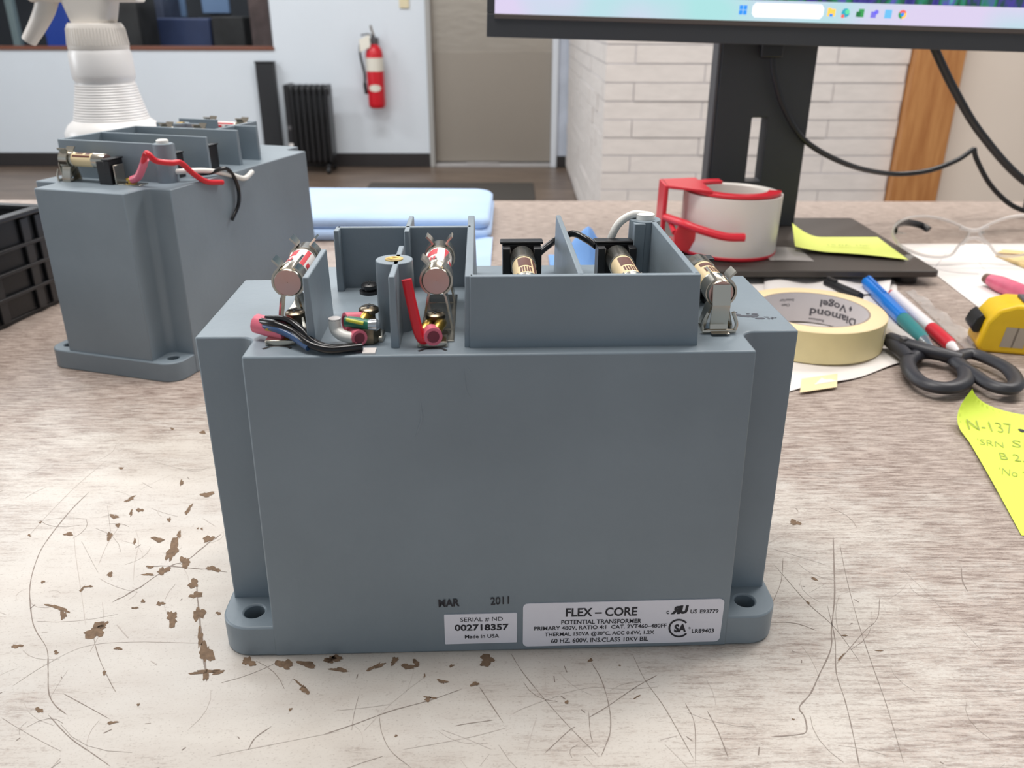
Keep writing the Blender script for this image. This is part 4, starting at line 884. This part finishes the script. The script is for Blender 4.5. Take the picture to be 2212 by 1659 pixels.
mc = P(1758, 690, .024)
t = thing('masking_tape', (.2440, .6430, .0024), 'cream roll of masking tape lying flat with printed white core', 'masking tape')
RO, RI, RC, MH = .0570, .0440, .0425, .0258
b = MB(); b.lathe([(RI, 0), (RO-.0006, 0), (RO, .0006)], n=96, caps=False, m=1); b.lathe([(RO, .0006), (RO, MH-.0006)], n=96, caps=False, m=1); b.lathe([(RO, MH-.0006), (RO-.0006, MH), (RI, MH)], n=96, caps=False, m=0); b.build('tape_winding', ['masking', 'masking_side'], t, angle=50)
b = MB(); b.lathe([(RI, MH), (RC, MH), (RC, MH-.0001)], n=96, caps=False, m=1); b.lathe([(RC, MH-.0001), (RC, 0)], n=96, caps=False, m=0); co = b.build('core', ['core', 'core_edge'], t, angle=50)
b = MB()
def core_text(s, a0, a1, z0, z1, bold=.01, m=0):   # upside-down print on the inside of the core; a grows counter-clockwise
    v, f = glyphs(s, bold); rr = RC-.0002
    b.add([(rr*math.cos(math.radians(a0+(a1-a0)*u)), rr*math.sin(math.radians(a0+(a1-a0)*u)), z0+(z1-z0)*w_) for u, w_ in v], f, m)
core_text('Diamond', 14, 72, .0128, .0060, .025); core_text('Vogel', 30, 62, .0232, .0150, .025)
core_text('Interior', 92, 110, .0205, .0180); core_text('Clean', 96, 106, .0160, .0135); core_text('Release', 55, 72, .0040, .0018)
b.add([(( RC-.0002)*math.cos(math.radians(25+2.4*math.cos(a))), (RC-.0002)*math.sin(math.radians(25+2.4*math.cos(a))), .0195+.0026*math.sin(a)) for a in [2*PI*k/4 for k in range(4)]], [(0, 1, 2, 3)])
b.build('core_print', 'core_ink', co)
b = MB(); a_ = math.radians(-38); b.loft([[((RO+.0002)*math.cos(a_+k*.012), (RO+.0002)*math.sin(a_+k*.012), z) for k in range(4)] for z in (.012, .022)], caps=False, closed=False); b.build('tape_end', 'white_paper', t)

# ------------------------------------------------------------------ pens
def pen(name, tip, end, r, segs, label, extra=None):
    tip, end = Vector(tip), Vector(end); L_ = (end-tip).length; t = thing(name, tip, label, 'pen', 0, 'pens around the masking tape' if name == 'pen' else None); q = (end-tip).to_track_quat('Z', 'Y'); t.rotation_mode = 'QUATERNION'; t.rotation_quaternion = q
    for nm, m, prof in segs: b = MB(); b.lathe([(r*a, L_*h_) for a, h_ in prof], n=20); b.build(nm, m, t)
    if extra: extra(t, L_)
    return t
def clipfn(m, r):
    def f(t, L_): b = MB(); b.box(-.0015, .0015, r*.9, r*.9+.0022, L_*.70, L_*.98); b.build('pocket_clip', m, t, .0004)
    return f
pen('pen', P(2018, 757, .0055), P(1872, 608, .0065), .0056, [('tip', 'clear_tip', [(.12, 0), (.3, .01), (.7, .09), (.85, .12)]), ('grip', 'teal', [(.86, .12), (1.0, .18), (1.05, .36), (1.05, .40)]), ('barrel', 'blue_pen', [(1.08, .40), (1.12, .46), (1.12, .9), (.95, .99), (.4, 1.0)])], 'translucent blue pen with a teal grip beside the masking tape', clipfn('blue_pen', .0056))
pen('pen', P(2072, 762, .005), P(1925, 632, .0055), .0048, [('tip', 'white_pen', [(.15, 0), (.4, .02), (.85, .10)]), ('grip', 'pen_red', [(.9, .10), (1.1, .13), (1.15, .3), (1.1, .36)]), ('barrel', 'white_pen', [(1.05, .36), (1.05, .95)]), ('plunger', 'pen_red', [(.6, .95), (.6, 1.0), (.4, 1.01)])], 'white pen with a red grip, rightmost of the pens', None)
pen('pen', P(1992, 768, .0045), P(1868, 668, .005), .0060, [('tip', 'pale_grey', [(.5, 0), (.75, .03), (1.0, .14)]), ('barrel', 'pale_grey', [(1.0, .14), (1.05, .3), (1.0, 1.0)])], 'pale grey pen lying between masking tape and blue pen', None)
pen('pen', P(1858, 642, .0062), P(1784, 610, .0070), .0048, [('barrel', 'black_plastic', [(.9, 0), (1.0, .1), (1.0, .85), (.7, 1.0)])], 'black pen lying on the white slip behind the masking tape', clipfn('black_plastic', .0048))
fl = [P(1935, 650, 0), P(1985, 640, 0), P(2095, 752, 0), P(2068, 780, 0)]
sheet('plastic_wrap', lambda u, v: tuple(((P(1955, 632, 0)*(1-u)+P(2098, 770, 0)*u)*(1-v)+(P(1975, 628, 0)*(1-u)+P(2124, 745, 0)*u)*v)+Vector((0, 0, .0012+.0014*math.sin(u*22)*math.sin(v*5)))), 'clear_film', 'crinkled clear plastic strip along the right side of the red and white pen', 'plastic wrap', 24, 6)

# ------------------------------------------------------------------ scissors
t = thing('scissors', (0, 0, 0), 'black-handled scissors lying closed beside the masking tape', 'scissors')
def loop(mb, px, z, r, n=56, flat=.75):
    Q = [P(x, y, z) for x, y in px]; C0 = Q+Q[:3]; cl = catmull([tuple(q) for q in Q[-1:]+Q+Q[:2]], 8)[8:-8]
    N_ = len(cl); rings = []
    for i, p in enumerate(cl):
        d_ = (cl[(i+1) % N_]-cl[i-1]).normalized(); a = d_.cross(Vector((0, 0, 1))).normalized()
        rings.append([p+a*math.cos(2*PI*k/10)*r+Vector((0, 0, 1))*math.sin(2*PI*k/10)*r*flat for k in range(10)])
    mb.loft(rings+[rings[0]], caps=False)
b = MB(); loop(b, [(1962, 780), (1972, 810), (2005, 832), (2050, 838), (2086, 822), (2078, 790), (2040, 770), (1992, 764)], .0080, .0058)
b.tube([tuple(P(1965, 775, .008)), tuple(P(1940, 752, .009)), tuple(P(1920, 733, .009))], .0062, 12, flat=.8); b.build('handle', 'scissor', t)
b = MB(); loop(b, [(2062, 778), (2100, 806), (2140, 832), (2178, 840), (2196, 828), (2180, 800), (2140, 778), (2095, 764)], .0086, .0056)
b.tube([tuple(P(2075, 775, .010)), tuple(P(2010, 758, .012)), tuple(P(1950, 740, .012)), tuple(P(1922, 730, .011))], .0058, 12, flat=.8); b.build('handle', 'scissor', t)
a_, c_ = P(1935, 742, .004), P(1800, 690, .004); d_ = (c_-a_).normalized(); n_ = Vector((-d_.y, d_.x, 0))
# the blades run under the tape's near edge in the photo, so they stop short of it
b = MB(); c_ = a_+d_*.016; b.prism([tuple((a_-n_*.006).to_2d()), tuple((c_-n_*.005).to_2d()), tuple((c_+n_*.005).to_2d()), tuple((a_+n_*.006).to_2d())], .0030, .0050); b.build('blade', 'steel', t, .0003)
b = MB(); p_ = P(1950, 748, .010); b.lathe([(.0032, .012), (.0032, .0172), (.0025, .0178)], (p_.x, p_.y, 0), 16); b.build('pivot_screw', 'dark_grey', t)

# ------------------------------------------------------------------ tape measure
pm = P(2112, 762, 0)
t = thing('tape_measure', (pm.x-.001, pm.y+.002, 0), 'yellow tape measure with grey lettering at the right edge', 'tape measure', math.radians(-14))
b = MB(); sh = [(0, .004), (.004, 0), (.066, 0), (.072, .006), (.072, .032), (.060, .0405), (.022, .0405), (.010, .036), (.003, .025)]
b.prism_y(sh, 0, .034); b.build('case', 'yellow', t, .003, seg=3)
b = MB(); b.prism_y([(-.0055, .018), (-.003, .014), (.001, .014), (.004, .0265), (.001, .0300), (-.003, .0260)], .006, .028); b.build('front_bumper', 'black_plastic', t, .001)
b = MB(); b.box(.028, .046, .008, .026, .0400, .0430); b.build('belt_clip', 'dark_grey', t, .001)
b = MB(); b.box(-.001, .006, .008, .026, .002, .0045); b.build('blade_hook', 'pale_grey', t)
b = MB(); text(b, 'IN', (.016, -.0031, .006), (.034, 0, 0), (.002, 0, .0165), bold=.10); b.xf(Matrix.Translation((0, .0028, 0))); b.build('case_lettering', 'tm_grey', t)

# ------------------------------------------------------------------ paper, glasses, marker and slip at the right
ps = [P(2120, 660, 0), P(2300, 790, 0), P(2420, 527, 0), P(1955, 527, 0)]
ps[0] = P(2112, 664, 0)
def paper2(u, v):
    near = ps[0]*(1-u)+P(2330, 700, 0)*u; far = P(1936, 528, 0)*(1-u)+P(2420, 527, 0)*u; p = near*(1-v)+far*v; return (p.x, p.y, .0006)
pr2 = sheet('paper_sheet', paper2, 'paper', 'large white sheet with faint pencil lines at the right under the safety glasses', 'paper')
b = MB()
for pts_ in ([(1990, 552), (2020, 578), (2060, 588), (2115, 592)], [(2045, 548), (2030, 566), (2020, 580)], [(2115, 565), (2125, 580), (2140, 590)]):
    Q = [P(x, y, .0008) for x, y in pts_]; Q = catmull([tuple(q) for q in Q], 5); n_ = len(Q); b.add(Q+[q+Vector((0, .0016, 0)) for q in Q], [(i, i+1, i+1+n_, i+n_) for i in range(n_-1)])
b.build('pencil_lines', 'scrib', pr2)

t = thing('safety_glasses', (0, 0, 0), 'clear safety glasses standing on the white sheet at the right', 'safety glasses')
def G(px, py):      # lens plane leaning back, near the right end of the stand base
    p = Y(px, py, .862); zc = max(p.z, 0); q = Y(px, py, .862+.012*(zc/.05)); q.z = max(q.z, .0034); q.x += .004; return q
left = [(1921, 502), (1934, 480), (1970, 468), (2018, 471), (2062, 486), (2084, 500), (2078, 516), (2062, 532), (2045, 552), (2010, 556), (1968, 546), (1934, 528)]
cxm = 2096
for s_ in (0, 1):
    pl = left if not s_ else [(2*cxm-x, y-2) for x, y in left]
    V_ = catmull([tuple(G(x, y)) for x, y in pl[-1:]+pl+pl[:2]], 5)[5:-5]
    b = MB(); cen = sum(V_, Vector())/len(V_); n_ = len(V_); b.add([cen]+V_, [(0, i+1, (i+1) % n_+1) for i in range(n_)]); 
    for k in range(n_): pass
    ln = b.build('lens', 'clear', t, angle=5); sm = ln.modifiers.new('solid', 'SOLIDIFY'); sm.thickness = .0012
    b = MB(); rings = []
    for i, p in enumerate(V_):
        d_ = (V_[(i+1) % n_]-V_[i-1]).normalized(); a = d_.cross(Vector((0, -1, 0))).normalized(); rings.append([p+a*math.cos(2*PI*k/8)*.0016+Vector((0, 1, 0))*math.sin(2*PI*k/8)*.0016 for k in range(8)])
    b.loft(rings+[rings[0]], caps=False); b.build('rim', 'clear_rim', t)
b = MB(); b.tube([tuple(G(2066, 492)), tuple(G(2096, 498)), tuple(G(2126, 490))], .0022, 10); b.tube([tuple(G(2070, 528)), tuple(G(2083, 517)), tuple(G(2096, 514)), tuple(G(2109, 517)), tuple(G(2122, 526))], .0018, 10); b.build('nose_bridge', 'clear_rim', t)
q0 = G(1926, 500)
b = MB(); b.tube([tuple(q0), tuple(Y(1940, 484, .90)), tuple(Y(1962, 481, .95)), tuple(Y(1990, 487, .97)), tuple(Y(2006, 496, .96))], .0020, 10, flat=2); b.build('temple_arm', 'black_plastic', t)
pen('marker', P(2128, 600, .008), P(2290, 668, .008), .0078, [('tip', 'brown_edge', [(.3, 0), (.6, .01), (.75, .08)]), ('barrel', 'pink_marker', [(.75, .08), (1.0, .22), (1.05, .5), (1.05, 1.0)])], 'pink marker lying on the white sheet above the tape measure', None)['category'] = 'marker'
t = thing('wood_slip', (0, 0, 0), 'small tan slip with a brown edge on the white sheet near the right edge', 'slip')
b = MB(); q_ = [P(2150, 553, .001), P(2260, 600, .001), P(2290, 556, .001), P(2165, 545, .001)]
b.loft([[tuple(p+Vector((0, 0, dz))) for p in q_] for dz in (0, .0035)]); b.build('slip', 'tan_card', t, .0004)
b = MB(); a_ = P(2156, 549, .0046); c_ = P(2285, 556, .0046); b.add([a_, c_, c_+Vector((0, .006, 0)), a_+Vector((0, .006, 0))], [(0, 1, 2, 3)]); b.build('brown_stripe', 'brown_edge', t)

bpy.context.view_layer.update()
